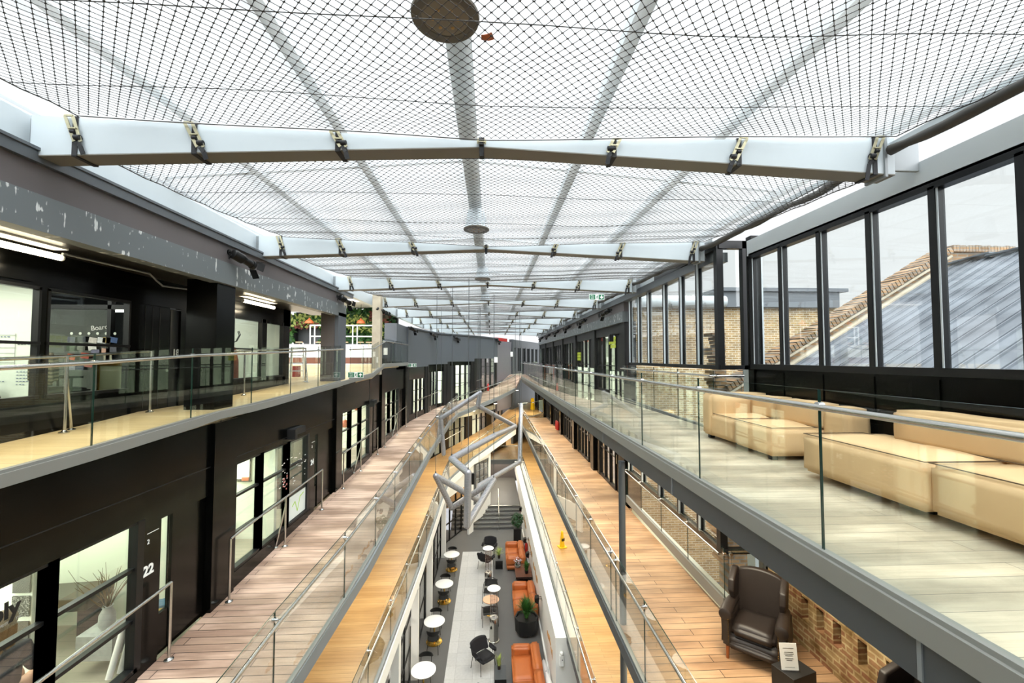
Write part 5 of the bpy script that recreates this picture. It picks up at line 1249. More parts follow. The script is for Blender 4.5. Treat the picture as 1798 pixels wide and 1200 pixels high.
for i, (x, y) in enumerate(((-2.06, 13.7), (-2.05, 16.16), (-1.97, 18.76), (-1.905, 21.5))):
    nm = ORD[i]
    t = cafe_table((x, y, 0), 'round white marble cafe table with brass foot, %s along the dark glazing' % nm)
    for s, w_ in ((-1, 'near side'), (1, 'far side')):
        lab = 'black cafe chair on the %s of the %s marble table' % (w_, nm)
        if i == 0 and s == -1: continue
        p = (x + (.03 if s < 0 else -.02), y + s * (.50 if s < 0 else .56), 0); rz = 0 if s < 0 else PI
        if not used: ch0.location = p; ch0.rotation_euler = (0, 0, rz); ch0['label'] = lab; used = True
        else: dup(ch0, p, rz, lab)
# patio heaters
def heater(loc, label):
    r = empty('patio_heater', loc, 0, label, 'heater', 'glass tube patio heaters')
    obj('base_drum', MB().lathe([(.2, 0), (.2, .05), (.17, .06), (.165, .66), (.168, .67)], n=28), M['steel'], r, smooth=40)
    obj('upper_drum', MB().lathe([(.165, .67), (.165, .84), (.15, .86), (.05, .862), (.05, .84)], n=28), M['steel'], r, smooth=40)
    obj('glass_tube', MB().lathe([(.125, .86), (.125, 1.86)], n=22), M['tubeglass'], r, smooth=60)
    gd = MB()
    for k in range(14):
        a = k * 2 * PI / 14; gd.tube([(.14 * math.cos(a), .14 * math.sin(a), .85), (.14 * math.cos(a), .14 * math.sin(a), 1.88)], .003, 5)
    for z in (1.1, 1.4, 1.65): gd.tube([(.14 * math.cos(a * PI / 12), .14 * math.sin(a * PI / 12), z) for a in range(24)], .003, 5, closed=True)
    obj('guard', gd, M['steel'], r)
    obj('reflector', MB().lathe([(.24, 1.88), (.245, 1.89), (.22, 1.91), (.02, 1.93)], n=32), M['marble'], r, smooth=40)
    obj('valve_knob', MB().cbox((-.1, -.14, .55), (.06, .03, .08)), M['blackmetal'], r)
    return r
heater((.125, 16.1, 0), 'steel patio heater standing before the pink round table'); heater((-.1, 19.45, 0), 'steel patio heater further back between dark lounge chairs')
# pink round table with two wire armchairs
t = empty('round_table', (.02, 17.75, 0), 0, 'round pink topped table between two wire armchairs', 'table')
obj('table_top', MB().lathe([(.31, .56), (.33, .57), (.33, .59), (.02, .592)], n=36), M['copper'], t, smooth=40); obj('stem', MB().lathe([(.025, .02), (.025, .56)], n=12), M['brass'], t); obj('base', MB().lathe([(.2, 0), (.2, .015), (.03, .03)], n=24), M['brass'], t, smooth=40)
def wire_chair(loc, rz, label):
    r = empty('wire_armchair', loc, rz, label, 'armchair')     # faces +y
    obj('seat', MB().add([(-.27, -.2, .40), (.27, -.2, .40), (.27, .28, .44), (-.27, .28, .44), (-.27, -.2, .42), (.27, -.2, .42), (.27, .28, .46), (-.27, .28, .46)], [(3, 2, 1, 0), (4, 5, 6, 7), (0, 1, 5, 4), (1, 2, 6, 5), (2, 3, 7, 6), (3, 0, 4, 7)]), M['black_matt'], r)
    obj('backrest', MB().bar((0, -.2, .5), (0, -.30, .76), .54, .015, (0, 1, 0)), M['black_matt'], r)
    fr = [(.3 * math.cos(a), -.05 - .28 * math.sin(a), .62 + .2 * math.sin(a)) for a in np.linspace(0, PI, 13)]
    obj('arm_hoop', MB().tube([(.3, .25, .5)] + fr + [(-.3, .25, .5)], .011, 8), M['blackmetal'], r, smooth=50)
    for s in (-1, 1):
        obj('leg', MB().tube([(s * .3, .25, .52), (s * .3, .27, 0)], .01, 8), M['blackmetal'], r); obj('leg', MB().tube([(s * .29, -.12, .7), (s * .31, -.3, 0)], .01, 8), M['blackmetal'], r)
    return r
wire_chair((-.02, 17.2, 0), 0.1, 'black wire armchair on the near side of the pink table'); wire_chair((.0, 18.72, 0), PI - .12, 'black wire armchair on the far side of the pink table')
# dark upholstered lounge chairs
def lounge(loc, rz, label):
    r = empty('lounge_chair', loc, rz, label, 'armchair')      # faces -y
    sofa_block('seat', r, -.27, .27, -.30, .22, .34, .48, M['blackfab'], .05)
    b = MB(); n = 8; V = []
    for i in range(n + 1):
        u = -1 + 2 * i / n; x = .33 * u
        for (y, z) in ((.20 - .07 * u * u, .46), (.34 - .06 * u * u, .86 - .05 * u * u), (.44 - .06 * u * u, .84 - .05 * u * u), (.30 - .07 * u * u, .44)): V.append((x, y, z))
    F = []
    for i in range(n):
        for k in range(4): F.append((4 * i + k, 4 * i + 4 + k, 4 * i + 4 + (k + 1) % 4, 4 * i + (k + 1) % 4))
    F += [(3, 2, 1, 0), (4 * n, 4 * n + 1, 4 * n + 2, 4 * n + 3)]
    obj('backrest', b.add(V, F), M['blackfab'], r, bevel=.04, seg=3, smooth=60)
    for s in (-1, 1): 
        sofa_block('armrest', r, min(s * .30, s * .40), max(s * .30, s * .40), -.22, .14, .5, .64, M['blackfab'], .04)
        obj('arm_frame', MB().tube([(s * .35, .3, .7), (s * .35, .05, .58), (s * .35, -.05, .42)], .012, 8), M['blackmetal'], r)
        for y in (-.26, .3): obj('leg', MB().tube([(s * .28, y * .8, .38), (s * .31, y, 0)], .011, 8), M['blackmetal'], r)
    return r
lounge((-.22, 14.72, 0), math.radians(38), 'black padded lounge chair on the pale tile strip')
lounge((-.15, 12.9, 0), math.radians(150), 'black padded lounge chair cut off by the bottom of the view')
lounge((-.22, 21.6, 0), PI - .5, 'black lounge chair just behind the far patio heater'); lounge((-.05, 22.95, 0), -.15, 'black lounge chair furthest along the tile strip')
# orange sofas
def orange_sofa(x, y0, y1, label, arm_near=False):
    r = empty('orange_sofa', (x, y0, 0), 0, label, 'sofa', 'orange leather sofas'); L = y1 - y0; m = M['orange']
    sofa_block('base', r, 0, .92, 0, L, .06, .26, m, .03)
    ya = .24 if arm_near else 0; h = (L - .24 - ya) / 2
    for k in range(2): sofa_block('seat_cushion', r, -.01, .66, ya + k * h + .005, ya + (k + 1) * h - .005, .25, .43, m, .04)
    nb = 2
    for k in range(nb): sofa_block('backrest', r, .64, .92, k * L / nb + .003, (k + 1) * L / nb - .003, .24, .70, m, .05)
    sofa_block('armrest', r, 0, .66, L - .25, L, .24, .66, m, .05)
    if arm_near: sofa_block('armrest', r, 0, .66, 0, .24, .24, .66, m, .05)
    for a in (.08, .84):
        for c in (.1, L - .1): obj('foot', MB().cbox((a, c, .03), (.06, .06, .06)), M['blackmetal'], r)
orange_sofa(.72, 12.4, 14.95, 'orange leather sofa nearest below, beside the white folded parasols')
orange_sofa(.95, 17.05, 19.0, 'orange leather sofa behind the large black planter', True)
orange_sofa(.79, 21.2, 23.1, 'orange leather sofa furthest back near the stairs', True)
# planters and plants
def blades(n, h, spread, w, rr, droop=.5, base=(0, 0, 0)):
    mb = MB()
    for k in range(n):
        a = rr.uniform(0, 2 * PI); l = h * rr.uniform(.65, 1.1); sp = spread * rr.uniform(.25, 1.1); ww = w * rr.uniform(.7, 1.2)
        d = Vector((math.cos(a), math.sin(a), 0)); s = Vector((-d.y, d.x, 0)); b0 = Vector(base) + d * rr.uniform(0, .06)
        pts = []
        for i in range(5):
            t = i / 4; pts.append(b0 + d * sp * t ** 1.5 + Vector((0, 0, l * (t - droop * t * t * (sp / max(spread, .01))))))
        V = []; 
        for i, p in enumerate(pts):
            q = ww * (1 - (i / 4) ** 2) + .001; V += [p - s * q, p + s * q + Vector((0, 0, .002))]
        mb.add(V, [(2 * i, 2 * i + 1, 2 * i + 3, 2 * i + 2) for i in range(4)])
    return mb
def leafball(n, c, rad, size, rr, squash=1, flat=0):
    mb = MB()
    for k in range(n):
        v = Vector((rr.gauss(0, 1), rr.gauss(0, 1), rr.gauss(0, 1))).normalized() * rr.uniform(.45, 1) ** .5; p = Vector(c) + Vector((v.x * rad, v.y * rad, v.z * rad * squash))
        nrm = (v + Vector((rr.uniform(-.6, .6), rr.uniform(-.6, .6), rr.uniform(-.2, .8)))).normalized(); t = nrm.orthogonal().normalized(); t = Matrix.Rotation(rr.uniform(0, 6.3), 3, nrm) @ t; s = nrm.cross(t)
        q = size * rr.uniform(.6, 1.3)
        mb.add([p - t * q, p - s * q * .45 + nrm * q * .1, p + t * q, p + s * q * .45 + nrm * q * .1], [(0, 1, 2, 3)])
    return mb
rr = random.Random(11)
r = empty('planter_grass', (1.36, 16.5, 0), 0, 'large black octagonal planter with spiky green leaves', 'plant')
po_ = obj('planter', MB().lathe([(.33, 0.04), (.42, .1), (.45, .62), (.40, .62), (.38, .56)], n=8), M['black_matt'], r); obj('soil', MB().lathe([(.38, .55), (.02, .56)], n=8), M['soil'], po_)
obj('foliage', blades(280, 1.0, .43, .016, rr, .5, (0, 0, .55)), M['leaf'], r)
cs = MB()
for a in range(4): cs.ball((.3 * math.cos(a * PI / 2 + .4), .3 * math.sin(a * PI / 2 + .4), .03), .03, 8, 6)
obj('castor', cs, M['steel'], po_)
r = empty('tall_plant', (1.5, 24.5, 0), 0, 'bushy dark green plant in a tall black pot near the stairs', 'plant')
obj('planter', MB().box(-.2, .2, -.2, .2, 0, .78), M['black_matt'], r); obj('foliage', leafball(260, (0, 0, 1.22), .36, .09, rr, 1.1), M['leaf2'], r); obj('stem', MB().tube([(0, 0, .7), (.02, 0, 1.3)], .02, 6), M['twig'], r)
t = empty('coffee_table', (1.55, 20.35, 0), 0, 'low reddish wooden table between two orange sofas', 'table')
obj('table_top', MB().box(-.4, .36, -.6, .7, .34, .43), M['redwood'], t, bevel=.006)
for x in (-.3, .26): obj('leg', MB().box(x - .05, x + .05, -.45, .55, 0, .34), M['black_matt'], t)
r = empty('flower_bowl', (1.3, 20.7, .43), 0, 'white and purple flowers on the reddish wooden table', 'plant')
obj('bowl', MB().lathe([(.08, 0), (.14, .1), (.13, .1)], n=14), M['ceramic'], r, smooth=40); obj('foliage', leafball(60, (0, 0, .22), .17, .05, rr, .8), M['leaf2'], r); obj('blossom', leafball(90, (0, 0, .3), .19, .035, rr, .8), mat('white_petal', 'e9e2ea', .6), r); obj('purple_blossom', leafball(40, (0, 0, .28), .19, .03, rr, .9), mat('purple_petal', '7d5068', .6), r)
r = empty('potted_fern', (1.66, 20.1, .43), 0, 'leafy green potted fern on the reddish wooden table', 'plant')
obj('pot', MB().lathe([(.07, 0), (.1, .14), (.09, .14)], n=14), M['black_matt'], r, smooth=40); obj('foliage', blades(90, .5, .18, .022, rr, .4, (0, 0, .12)), M['leaf'], r)
for (x, y, lab, sx, sy) in ((.32, 13.95, 'dark grey box table in front of the orange sofa nearest below', .36, .62), (.42, 21.62, 'small black box table by the furthest lounge chairs', .36, .42)):
    t = empty('box_table', (x, y, 0), 0, lab, 'table'); obj('table_body', MB().box(-sx / 2, sx / 2, -sy / 2, sy / 2, 0, .4), M['black_matt'], t, bevel=.003); obj('table_top', MB().box(-sx / 2 - .002, sx / 2 + .002, -sy / 2 - .002, sy / 2 + .002, .4, .41), M['darkgrey'], t)
r = empty('potted_plant', (.28, 14.1, .41), 0, 'small variegated plant in a dark pot on the grey box table', 'plant')
obj('pot', MB().lathe([(.05, 0), (.06, .12), (.05, .12)], n=14), M['brownleather'], r, smooth=40); obj('foliage', blades(16, .42, .12, .03, rr, .3, (0, 0, .1)), M['leaf3'], r)
r = empty('potted_plant', (.42, 21.7, .41), 0, 'spiky pale plant in a dark pot on the black box table', 'plant')
obj('pot', MB().lathe([(.06, 0), (.07, .16), (.06, .16)], n=14), M['brownleather'], r, smooth=40); obj('foliage', blades(70, .5, .32, .012, rr, .6, (0, 0, .14)), M['leaf3'], r)
# wall lamps, art strips, dispenser on the white wall
def wall_lamp(y, z, label, x=1.93):
    r = empty('wall_lamp', (x, y, z), 0, label, 'lamp', 'black wall lamps over the orange sofas')
    obj('bracket', MB().tube([(0, -.07, .04), (-.14, -.07, .04)], .01, 6).tube([(0, .07, .04), (-.14, .07, .04)], .01, 6).box(-.02, 0, -.1, .1, -.02, .1), M['blackmetal'], r)
    obj('lamp_head', MB().hexa([(-.28, -.11, -.06), (-.14, -.11, -.14), (-.14, .11, -.14), (-.28, .11, -.06), (-.26, -.11, .08), (-.12, -.11, .1), (-.12, .11, .1), (-.26, .11, .08)]), M['blackmetal'], r)
    obj('lens', MB().box(-.24, -.16, -.08, .08, -.135, -.12), M['red'], r)
wall_lamp(16.3, 1.35, 'black wall lamp above the large black planter'); wall_lamp(20.4, 1.15, 'black wall lamp nearer the reddish wooden table'); wall_lamp(22.0, 1.15, 'black wall lamp beside the far orange sofa'); wall_lamp(25.2, 1.6, 'black wall lamp by the tall plant near the stairs')
for i, (y, lab) in enumerate(((13.9, 'above the orange sofa nearest below'), (18.6, 'above the middle orange sofa'), (20.9, 'above the reddish wooden table'), (24.2, 'beside the tall plant'))):
    r = empty('wall_art', (1.925, y, 1.2), 0, 'long carved wooden strip on the white wall ' + lab, 'wall art')
    mb = MB()
    for k in range(10): mb.box(-.02, 0, -.8 + k * .16, -.8 + k * .16 + .15, -.05 - .06 * math.sin(k * .9), .06 + .08 * math.sin(k * 1.3 + i))
    obj('wood_strip', mb, M['lightwood'], r)
r = empty('soap_dispenser', (1.87, 11.47, 2.45), 0, 'white dispenser on the end of the white wall', 'dispenser')
obj('dispenser_body', MB().box(-.06, .06, -.06, .03, -.16, .12), M['white'], r, bevel=.02); obj('pump_head', MB().ball((0, -.03, .17), .05, 12, 8), M['white'], r, smooth=60); obj('sensor', MB().cbox((0.01, -.065, .02), (.02, .01, .02)), M['blackmetal'], r)
r = empty('fire_call_point', (2.0, 11.48, 1.1), 0, 'small red fire call point on the end of the white wall', 'alarm'); obj('call_box', MB().cbox((0, 0, 0), (.1, .05, .1)), M['red'], r, bevel=.006); obj('button', MB().cbox((0, -.028, 0), (.05, .01, .05)), M['signwhite'], r)
for i, (y, z, rot) in enumerate(((13.3, .12, .03), (14.4, .12, -.03), (13.5, .36, .02))):
    r = empty('folded_parasol', (1.79, y, z), rot, ['white folded parasol lying behind the orange sofa, lowest of the bundle', 'white folded parasol furthest behind the orange sofa', 'white rolled parasol end on top of the bundle behind the orange sofa'][i], 'parasol')
    obj('canopy', MB().tube([(0, -.45, .0), (0, -.1, .04), (0, .4, .0)], [.06, .11, .05], 10), M['signwhite'], r, smooth=50); obj('pole', MB().tube([(0, -.6, 0), (0, .5, 0)], .018, 8), M['ceramic'], r)
obj('wall_socket', MB().cbox((1.90, 12.6, .9), (.05, .09, .13)), M['green'], label='small green box low on the white wall by the folded parasols', cat='socket')

# ------------------------------------------------------------------ office-side tube lamps and pipes
for (y0, y1, lab) in ((3.2, 5.3, 'long warm tube lamp under the soffit nearest along the upper ramp'), (9.05, 10.3, 'short warm tube lamp beyond the black column on the upper ramp')):
    r = empty('tube_lamp', (-5.12, (y0 + y1) / 2, 11.58), 0, lab, 'lamp'); h = (y1 - y0) / 2
    obj('lamp_tray', MB().box(-.09, .09, -h, h, .06, .08), M['white'], r); obj('tube', MB().tube([(0, -h, -.03), (0, h, -.03)], .035, 10), M['lampwarm'], r, smooth=50)
    obj('end_cap', MB().tube([(0, -h - .02, -.03), (0, -h, -.03)], .038, 10).tube([(0, h, -.03), (0, h + .02, -.03)], .038, 10), M['white'], r)
    area('tube_lamp_light', (-5.1, (y0 + y1) / 2, 11.45), (.12, y1 - y0), 38 * (y1 - y0) / 2, (1, .86, .6))
obj('conduit', MB().tube([(-5.1, 5.3, 11.6), (-5.1, 6.6, 11.62), (-5.15, 6.8, 11.55), (-5.2, 7.0, 11.5), (-5.25, 7.6, 11.55), (-5.3, 8.3, 11.6)], .014, 8), M['midgrey'], label='thin bent conduit under the black soffit of the upper ramp', cat='pipe', smooth=50)
obj('vent_grille', MB().box(-5.5, -5.47, 4.6, 5.35, 11.27, 11.42), M['black'], label='narrow vent over the first upper office window', cat='vent')
for i, y in enumerate((9.55, 15.6)):
    obj('wall_box', MB().box(-4.25, -4.14, y - .3, y + .3, 8.72, 8.86).box(-4.25, -4.08, y - .34, y - .24, 8.66, 8.86), M['black_matt'], label='black flat wall unit over the %s office windows of the middle ramp' % ('second' if i == 0 else 'third'), cat='wall unit')

# ------------------------------------------------------------------ terrace with the plant wall
rr = random.Random(23)
def foliage_wall(n, rects, y, size, rr, depth=.35):
    mb = MB(); tot = sum((a[1] - a[0]) * (a[3] - a[2]) for a in rects)
    for x0, x1, z0, zz in rects:
        k = int(n * (x1 - x0) * (zz - z0) / tot)
        for _ in range(k):
            p = Vector((rr.uniform(x0, x1), y - rr.uniform(0, depth), rr.uniform(z0, zz)))
            nrm = Vector((rr.uniform(-.7, .7), -1, rr.uniform(-.1, .9))).normalized(); t = Matrix.Rotation(rr.uniform(0, 6.3), 3, nrm) @ nrm.orthogonal().normalized(); s = nrm.cross(t); q = size * rr.uniform(.6, 1.4)
            mb.add([p - t * q, p - s * q * .5 + nrm * q * .15, p + t * q, p + s * q * .5 + nrm * q * .15], [(0, 1, 2, 3)])
    return mb
pw_ = empty('plant_wall', (0, 0, 0), 0, 'tall living wall of mixed green plants behind the terrace counter', 'plant wall')
obj('backing', MB().box(-10.6, -10.1, 22.6, 22.9, 9.8, 12.6).box(-10.1, -8.75, 22.6, 22.9, 11.9, 12.75).box(-8.75, -4.9, 22.6, 22.9, 9.8, 12.9), M['black_matt'], pw_)
obj('foliage', foliage_wall(1500, [(-10.6, -10.1, 9.9, 12.4), (-10.2, -8.6, 12.0, 12.75), (-8.8, -5.6, 10.4, 12.9)], 22.6, .13, rr), M['leaf'], pw_)
obj('dark_foliage', foliage_wall(1100, [(-10.6, -10.1, 9.9, 12.5), (-8.8, -5.2, 10.6, 12.95), (-5.9, -4.95, 9.9, 12.6)], 22.55, .12, rr), M['leaf2'], pw_)
obj('pale_foliage', foliage_wall(420, [(-10.2, -8.6, 11.95, 12.6), (-8.4, -5.4, 11.7, 12.6), (-5.6, -4.9, 10.2, 12.0)], 22.4, .11, rr, .3), M['leaf3'], pw_)
obj('russet_foliage', foliage_wall(240, [(-10.7, -10.2, 11.7, 12.4), (-10, -8.8, 11.9, 12.2), (-6.2, -5.2, 12.2, 12.9)], 22.4, .11, rr, .3), M['leafred'], pw_)
st('wall_terrace_recess', MB().box(-10.2, -8.7, 22.95, 23.1, 9.8, 12.4), M['darkgrey'], 'dark recess in the plant wall', 'wall')
c = empty('bar_counter', (0, 0, 0), 0, 'terrace counter with a white upper panel over reddish boards', 'counter')
obj('upper_panel', MB().box(-9.3, -5.2, 20.0, 20.1, 10.4, 11.0), M['white'], c); obj('board_front', MB().box(-9.3, -5.2, 20.02, 20.6, 9.85, 10.4), M['redwood'], c)
obj('shelf', MB().box(-9.3, -5.2, 20.0, 20.4, 11.0, 11.04), M['darkgrey'], c)
for i, x in enumerate((-8.75, -7.85, -6.7, -6.0, -5.6)):
    obj('clip_lamp', MB().tube([(x, 19.99, 11.02), (x, 19.9, 10.98), (x, 19.9, 10.92)], .015, 6).cbox((x, 19.95, 11.1), (.3, .06, .03)), M['copper'], c)
stp = MB().box(-9.3, -5.2, 18.6, 20.0, 9.85, 10.02).box(-9.3, -5.2, 19.2, 20.0, 10.02, 10.12); st('terrace_step', stp, M['palegrey'], 'pale steps in front of the terrace counter', 'steps')
f = MB()
for z in (11.36, 11.86): f.bar((-8.2, 19.8, z), (-5.3, 19.8, z), .05, .05)
for x in (-8.2, -8.0, -6.3, -6.1, -5.3): f.bar((x, 19.8, 11.0), (x, 19.8, 11.88), .04, .04)
obj('counter_rail', f, M['signwhite'], label='white tube frame standing on the terrace counter', cat='rail')
st('ceiling_terrace', MB().box(-12, -4.8, 20, 23, 12.98, 13.05), M['white'], 'white canopy over the plant wall', 'ceiling')
PO = mat('orange_enamel', 'e0713e', .4)
for x, y, z, lab in ((-8.75, 21, 12.05, 'orange dome pendant lamp seen through the end of the upper ramp'), (-6.3, 21, 12.05, 'orange dome pendant lamp in front of the plant wall beside the concrete post')):
    r = empty('pendant_lamp', (x, y, z), 0, lab, 'lamp', 'orange pendants on the terrace')
    obj('lamp_shade', MB().lathe([(.2, 0), (.205, .02), (.17, .11), (.1, .17), (.04, .2), (.03, .26)], n=24), PO, r, smooth=50); obj('flex', MB().tube([(0, 0, .25), (0, 0, .94)], .008, 6), M['black_matt'], r)
st('column_terrace', MB().box(-4.42, -4.12, 16.1, 16.4, 9.75, 12.75), M['stone'], 'pale concrete post at the edge of the plant terrace', 'column')
r = empty('step_ladder', (-6.0, 13.6, 9.74), .3, 'white folding step ladder standing at the far end of the upper ramp', 'ladder')
for s in (-1, 1): obj('rail', MB().bar((s * .2, -.3, 0), (s * .14, 0, 1.1), .03, .05), M['signwhite'], r); obj('stay', MB().bar((s * .2, .3, 0), (s * .14, 0.02, 1.1), .025, .03), M['signwhite'], r)
for k in range(4): obj('tread', MB().box(-.18, .18, -.3 + .07 * k - .05, -.3 + .07 * k + .1, .22 + k * .24, .245 + k * .24), M['palegrey'], r)
r = empty('fire_bucket', (-6.3, 14.2, 9.76), 0, 'red box beside the white step ladder', 'box'); obj('box_body', MB().box(-.1, .1, -.1, .1, 0, .35), mat('dull_red', '7c2a24', .6), r)
# two dark bins by the grey clad return wall
for i, (x, y) in enumerate(((-4.55, 18.9), (-4.5, 19.3))):
    r = empty('litter_bin', (x, y, 10.11), 0, ['tall black bin on the terrace by the grey return wall', 'second black bin tight against the grey return wall'][i], 'bin'); obj('bin_body', MB().box(-.2, .2, -.15, .15, 0, .95), M['black_matt'], r, bevel=.01); obj('label_sheet', MB().box(-.1, .08, -.156, -.15, .4, .7), M['paper'], r)

# ------------------------------------------------------------------ inside the upper office
cards = [(-6.741, 10.653), (-6.582, 10.66), (-6.407, 10.644), (-6.274, 10.645), (-6.195, 10.645), (-6.089, 10.649), (-6.744, 10.515), (-6.582, 10.53), (-6.412, 10.53), (-6.206, 10.469), (-6.101, 10.497), (-6.73, 10.377), (-6.52, 10.396), (-6.364, 10.451), (-6.167, 10.359), (-6.723, 10.212), (-6.592, 10.212), (-6.462, 10.258)]
cols = ['4a4e58', '33383c', 'c9c2b8', 'dcdcd6', 'a08a4a', '2c4a7a', '3a4a34', '4a4a40', 'd8d4cc', 'c49a86', '50505a', 'c25a34', 'b04a38', '6a6a80', 'b0a890', '8a8a92', '44485a', 'b06a60']
nm_ = ['slate grey', 'charcoal', 'pale beige', 'off white', 'mustard', 'bright blue', 'dark green', 'olive black', 'ivory', 'skin toned', 'stormy grey', 'vivid orange', 'brick red', 'dusty violet', 'sand coloured', 'silver grey', 'navy', 'rose']
rowp = ['top row', 'top row', 'top row', 'top row', 'top row', 'top row', 'second row', 'second row', 'second row', 'second row', 'second row', 'third row', 'third row', 'third row', 'third row', 'bottom row', 'bottom row', 'bottom row']
for i, (x, z) in enumerate(cards):
    b = MB(); a = rr.uniform(-.2, .2); w, h = .062, .045
    ca, sa = math.cos(a), math.sin(a)
    P = [(x + u * ca - v * sa, y, z + u * sa + v * ca) for y in (7.20, 7.204) for u, v in ((-w, -h), (w, -h), (w, h), (-w, h))]
    b.add(P, [(0, 1, 2, 3), (7, 6, 5, 4), (0, 4, 5, 1), (1, 5, 6, 2), (2, 6, 7, 3), (3, 7, 4, 0)])
    obj('photo_card', b, mat('card_ink', cols[i], .6, var=.5, scale=30), label='small %s photo card in the %s on the inner glass screen' % (nm_[i], rowp[i]), cat='photo card', group='photo cards on the inner glass screen')
dd_ = MB()
for k in range(6): dd_.tube([(-6.762 + k * .134, 7.225, 10.755), (-6.762 + k * .134, 7.228, 10.755)], .022, 14)
obj('manifestation_dot', dd_, M['offwhite'], label='row of pale dots on the inner glass screen', cat='sticker', kind='stuff')
o = word(None, 'Board', M['paper'], .11, facing((-6.33, 7.222, 10.85), (1, 0, .12), (-.12, 0, 1)), 'chalk_word', 0, .001); tag(o, 'the word Board hand drawn on the inner glass screen', 'writing')
r = empty('framed_board', (-5.86, 6.92, 9.4), 0, 'gold framed olive board leaning behind the office glass', 'board')
obj('frame', MB().box(-.2, .2, -.02, .02, .42, .46).box(-.2, .2, -.02, .02, .84, .88).box(-.2, -.17, -.02, .02, .42, .88).box(.17, .2, -.02, .02, .42, .88), M['brass'], r); obj('panel', MB().box(-.17, .17, -.005, .01, .46, .84), mat('olive_board', '6f7257', .6), r); obj('easel', MB().box(-.18, -.15, 0, .03, 0, .42).box(.15, .18, 0, .03, 0, .42), M['black_matt'], r)
def office_chair(loc, rz, label):
    r = empty('office_chair', loc, rz, label, 'chair')
    sofa_block('seat', r, -.23, .23, -.22, .22, .44, .52, M['black_matt'], .03); sofa_block('backrest', r, -.21, .21, .2, .26, .6, 1.02, M['black_matt'], .025)
    obj('back_stay', MB().bar((0, .2, .48), (0, .26, .7), .06, .02), M['blackmetal'], r); obj('gas_stem', MB().tube([(0, 0, .1), (0, 0, .45)], .025, 10), M['chrome'], r, smooth=40)
    for s in (-1, 1): obj('armrest', MB().bar((s * .27, -.12, .68), (s * .27, .12, .68), .05, .03).bar((s * .27, 0, .68), (s * .24, 0, .48), .03, .03, (0, 1, 0)), M['blackmetal'], r)
    for k in range(5):
        a = k * 2 * PI / 5; bl_ = obj('base_leg', MB().bar((0, 0, .1), (.28 * math.cos(a), .28 * math.sin(a), .06), .04, .03), M['blackmetal'], r); obj('castor', MB().ball((.28 * math.cos(a), .28 * math.sin(a), .035), .033, 10, 6), M['blackmetal'], bl_)
    return r
oc = office_chair((-6.3, 6.65, 9.4), 2.6, 'black office chair with a striped jacket over it behind the upper office window')
jk = empty('striped_jacket', (-6.3, 6.65, 9.4), 2.6, 'grey and brown striped jacket hung over the office chair', 'jacket')
def stripes():
    m, N, L, B = newmat('striped_fur'); tc = N.new('ShaderNodeTexCoord'); w = N.new('ShaderNodeTexWave'); w.bands_direction = 'Z'; w.inputs['Scale'].default_value = 6; w.inputs['Distortion'].default_value = 3
    L.new(tc.outputs['Object'], w.inputs['Vector']); r = N.new('ShaderNodeValToRGB'); r.color_ramp.elements[0].color = rgb('2c2822'); r.color_ramp.elements[1].color = rgb('8a8068'); L.new(w.outputs['Fac'], r.inputs[0]); L.new(r.outputs[0], B.inputs['Base Color']); B.inputs['Roughness'].default_value = .9
    return m
SF = stripes(); sofa_block('jacket_body', jk, -.26, .26, .175, .30, .52, 1.08, SF, .05); sofa_block('sleeve', jk, -.37, -.25, .16, .29, .58, 1.02, SF, .05); sofa_block('sleeve', jk, .25, .37, .16, .29, .58, 1.02, SF, .05)
for i, (x, z, l) in enumerate(((-6.5, 11.2, .5), (-5.9, 11.32, .8), (-6.7, 11.05, .35))):
    r = empty('tube_lamp', (x, 7.9 + i * .4, z), 0, 'white tube lamp inside the room behind the photo cards, %s one' % ['middle', 'longest', 'shortest'][i], 'lamp'); obj('tube', MB().tube([(-l / 2, 0, 0), (l / 2, 0, 0)], .025, 8), M['lampwhite'], r); obj('lamp_tray', MB().box(-l / 2, l / 2, -.04, .04, .03, .06), M['white'], r); obj('hanger', MB().tube([(0, 0, .06), (0, 0, 11.66 - z)], .006, 5), M['ceramic'], r)
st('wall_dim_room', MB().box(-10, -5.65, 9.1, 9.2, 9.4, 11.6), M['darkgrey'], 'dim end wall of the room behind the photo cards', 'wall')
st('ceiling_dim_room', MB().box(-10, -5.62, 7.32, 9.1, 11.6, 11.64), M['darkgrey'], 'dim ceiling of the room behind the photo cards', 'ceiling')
# grid drawn on the office wall
wb = empty('wall_planner', (-8.0, 7.19, 10.3), 0, 'ruled planner with handwriting on the pale office wall', 'planner')
g = MB()
for z in (.42, .31, .22, .13, .05, -.02): g.box(-.7, .42, -.002, 0, z, z + .006)
for x in (-.7, -.25, .05, .42): g.box(x, x + .006, -.002, 0, -.1 if x > .2 else -.02, .45)
obj('ruled_lines', g, M['greyink'], wb)
g = MB()
for k in range(26):
    x = rr.choice([-.6, -.2, .1, .46]); z = rr.choice([.39, .34, .27, -.12, -.17, -.22, -.27, -.32, -.37]); 
    for q in range(rr.randint(2, 5)): g.box(x + q * .05, x + q * .05 + rr.uniform(.02, .04), -.002, 0, z, z + .012)
obj('handwriting', g, mat('pen_blue', '5a6a8a', .7), wb)
r = empty('desk_bag', (-7.75, 7.0, 9.4), 0, 'dark bag standing low at the edge of the upper office window', 'bag'); obj('bag_body', MB().hexa([(-.25, -.1, 0), (.25, -.1, 0), (.25, .1, 0), (-.25, .1, 0), (-.12, -.05, .55), (.08, -.05, .55), (.08, .05, .55), (-.12, .05, .55)]), M['blackfab'], r, bevel=.03)
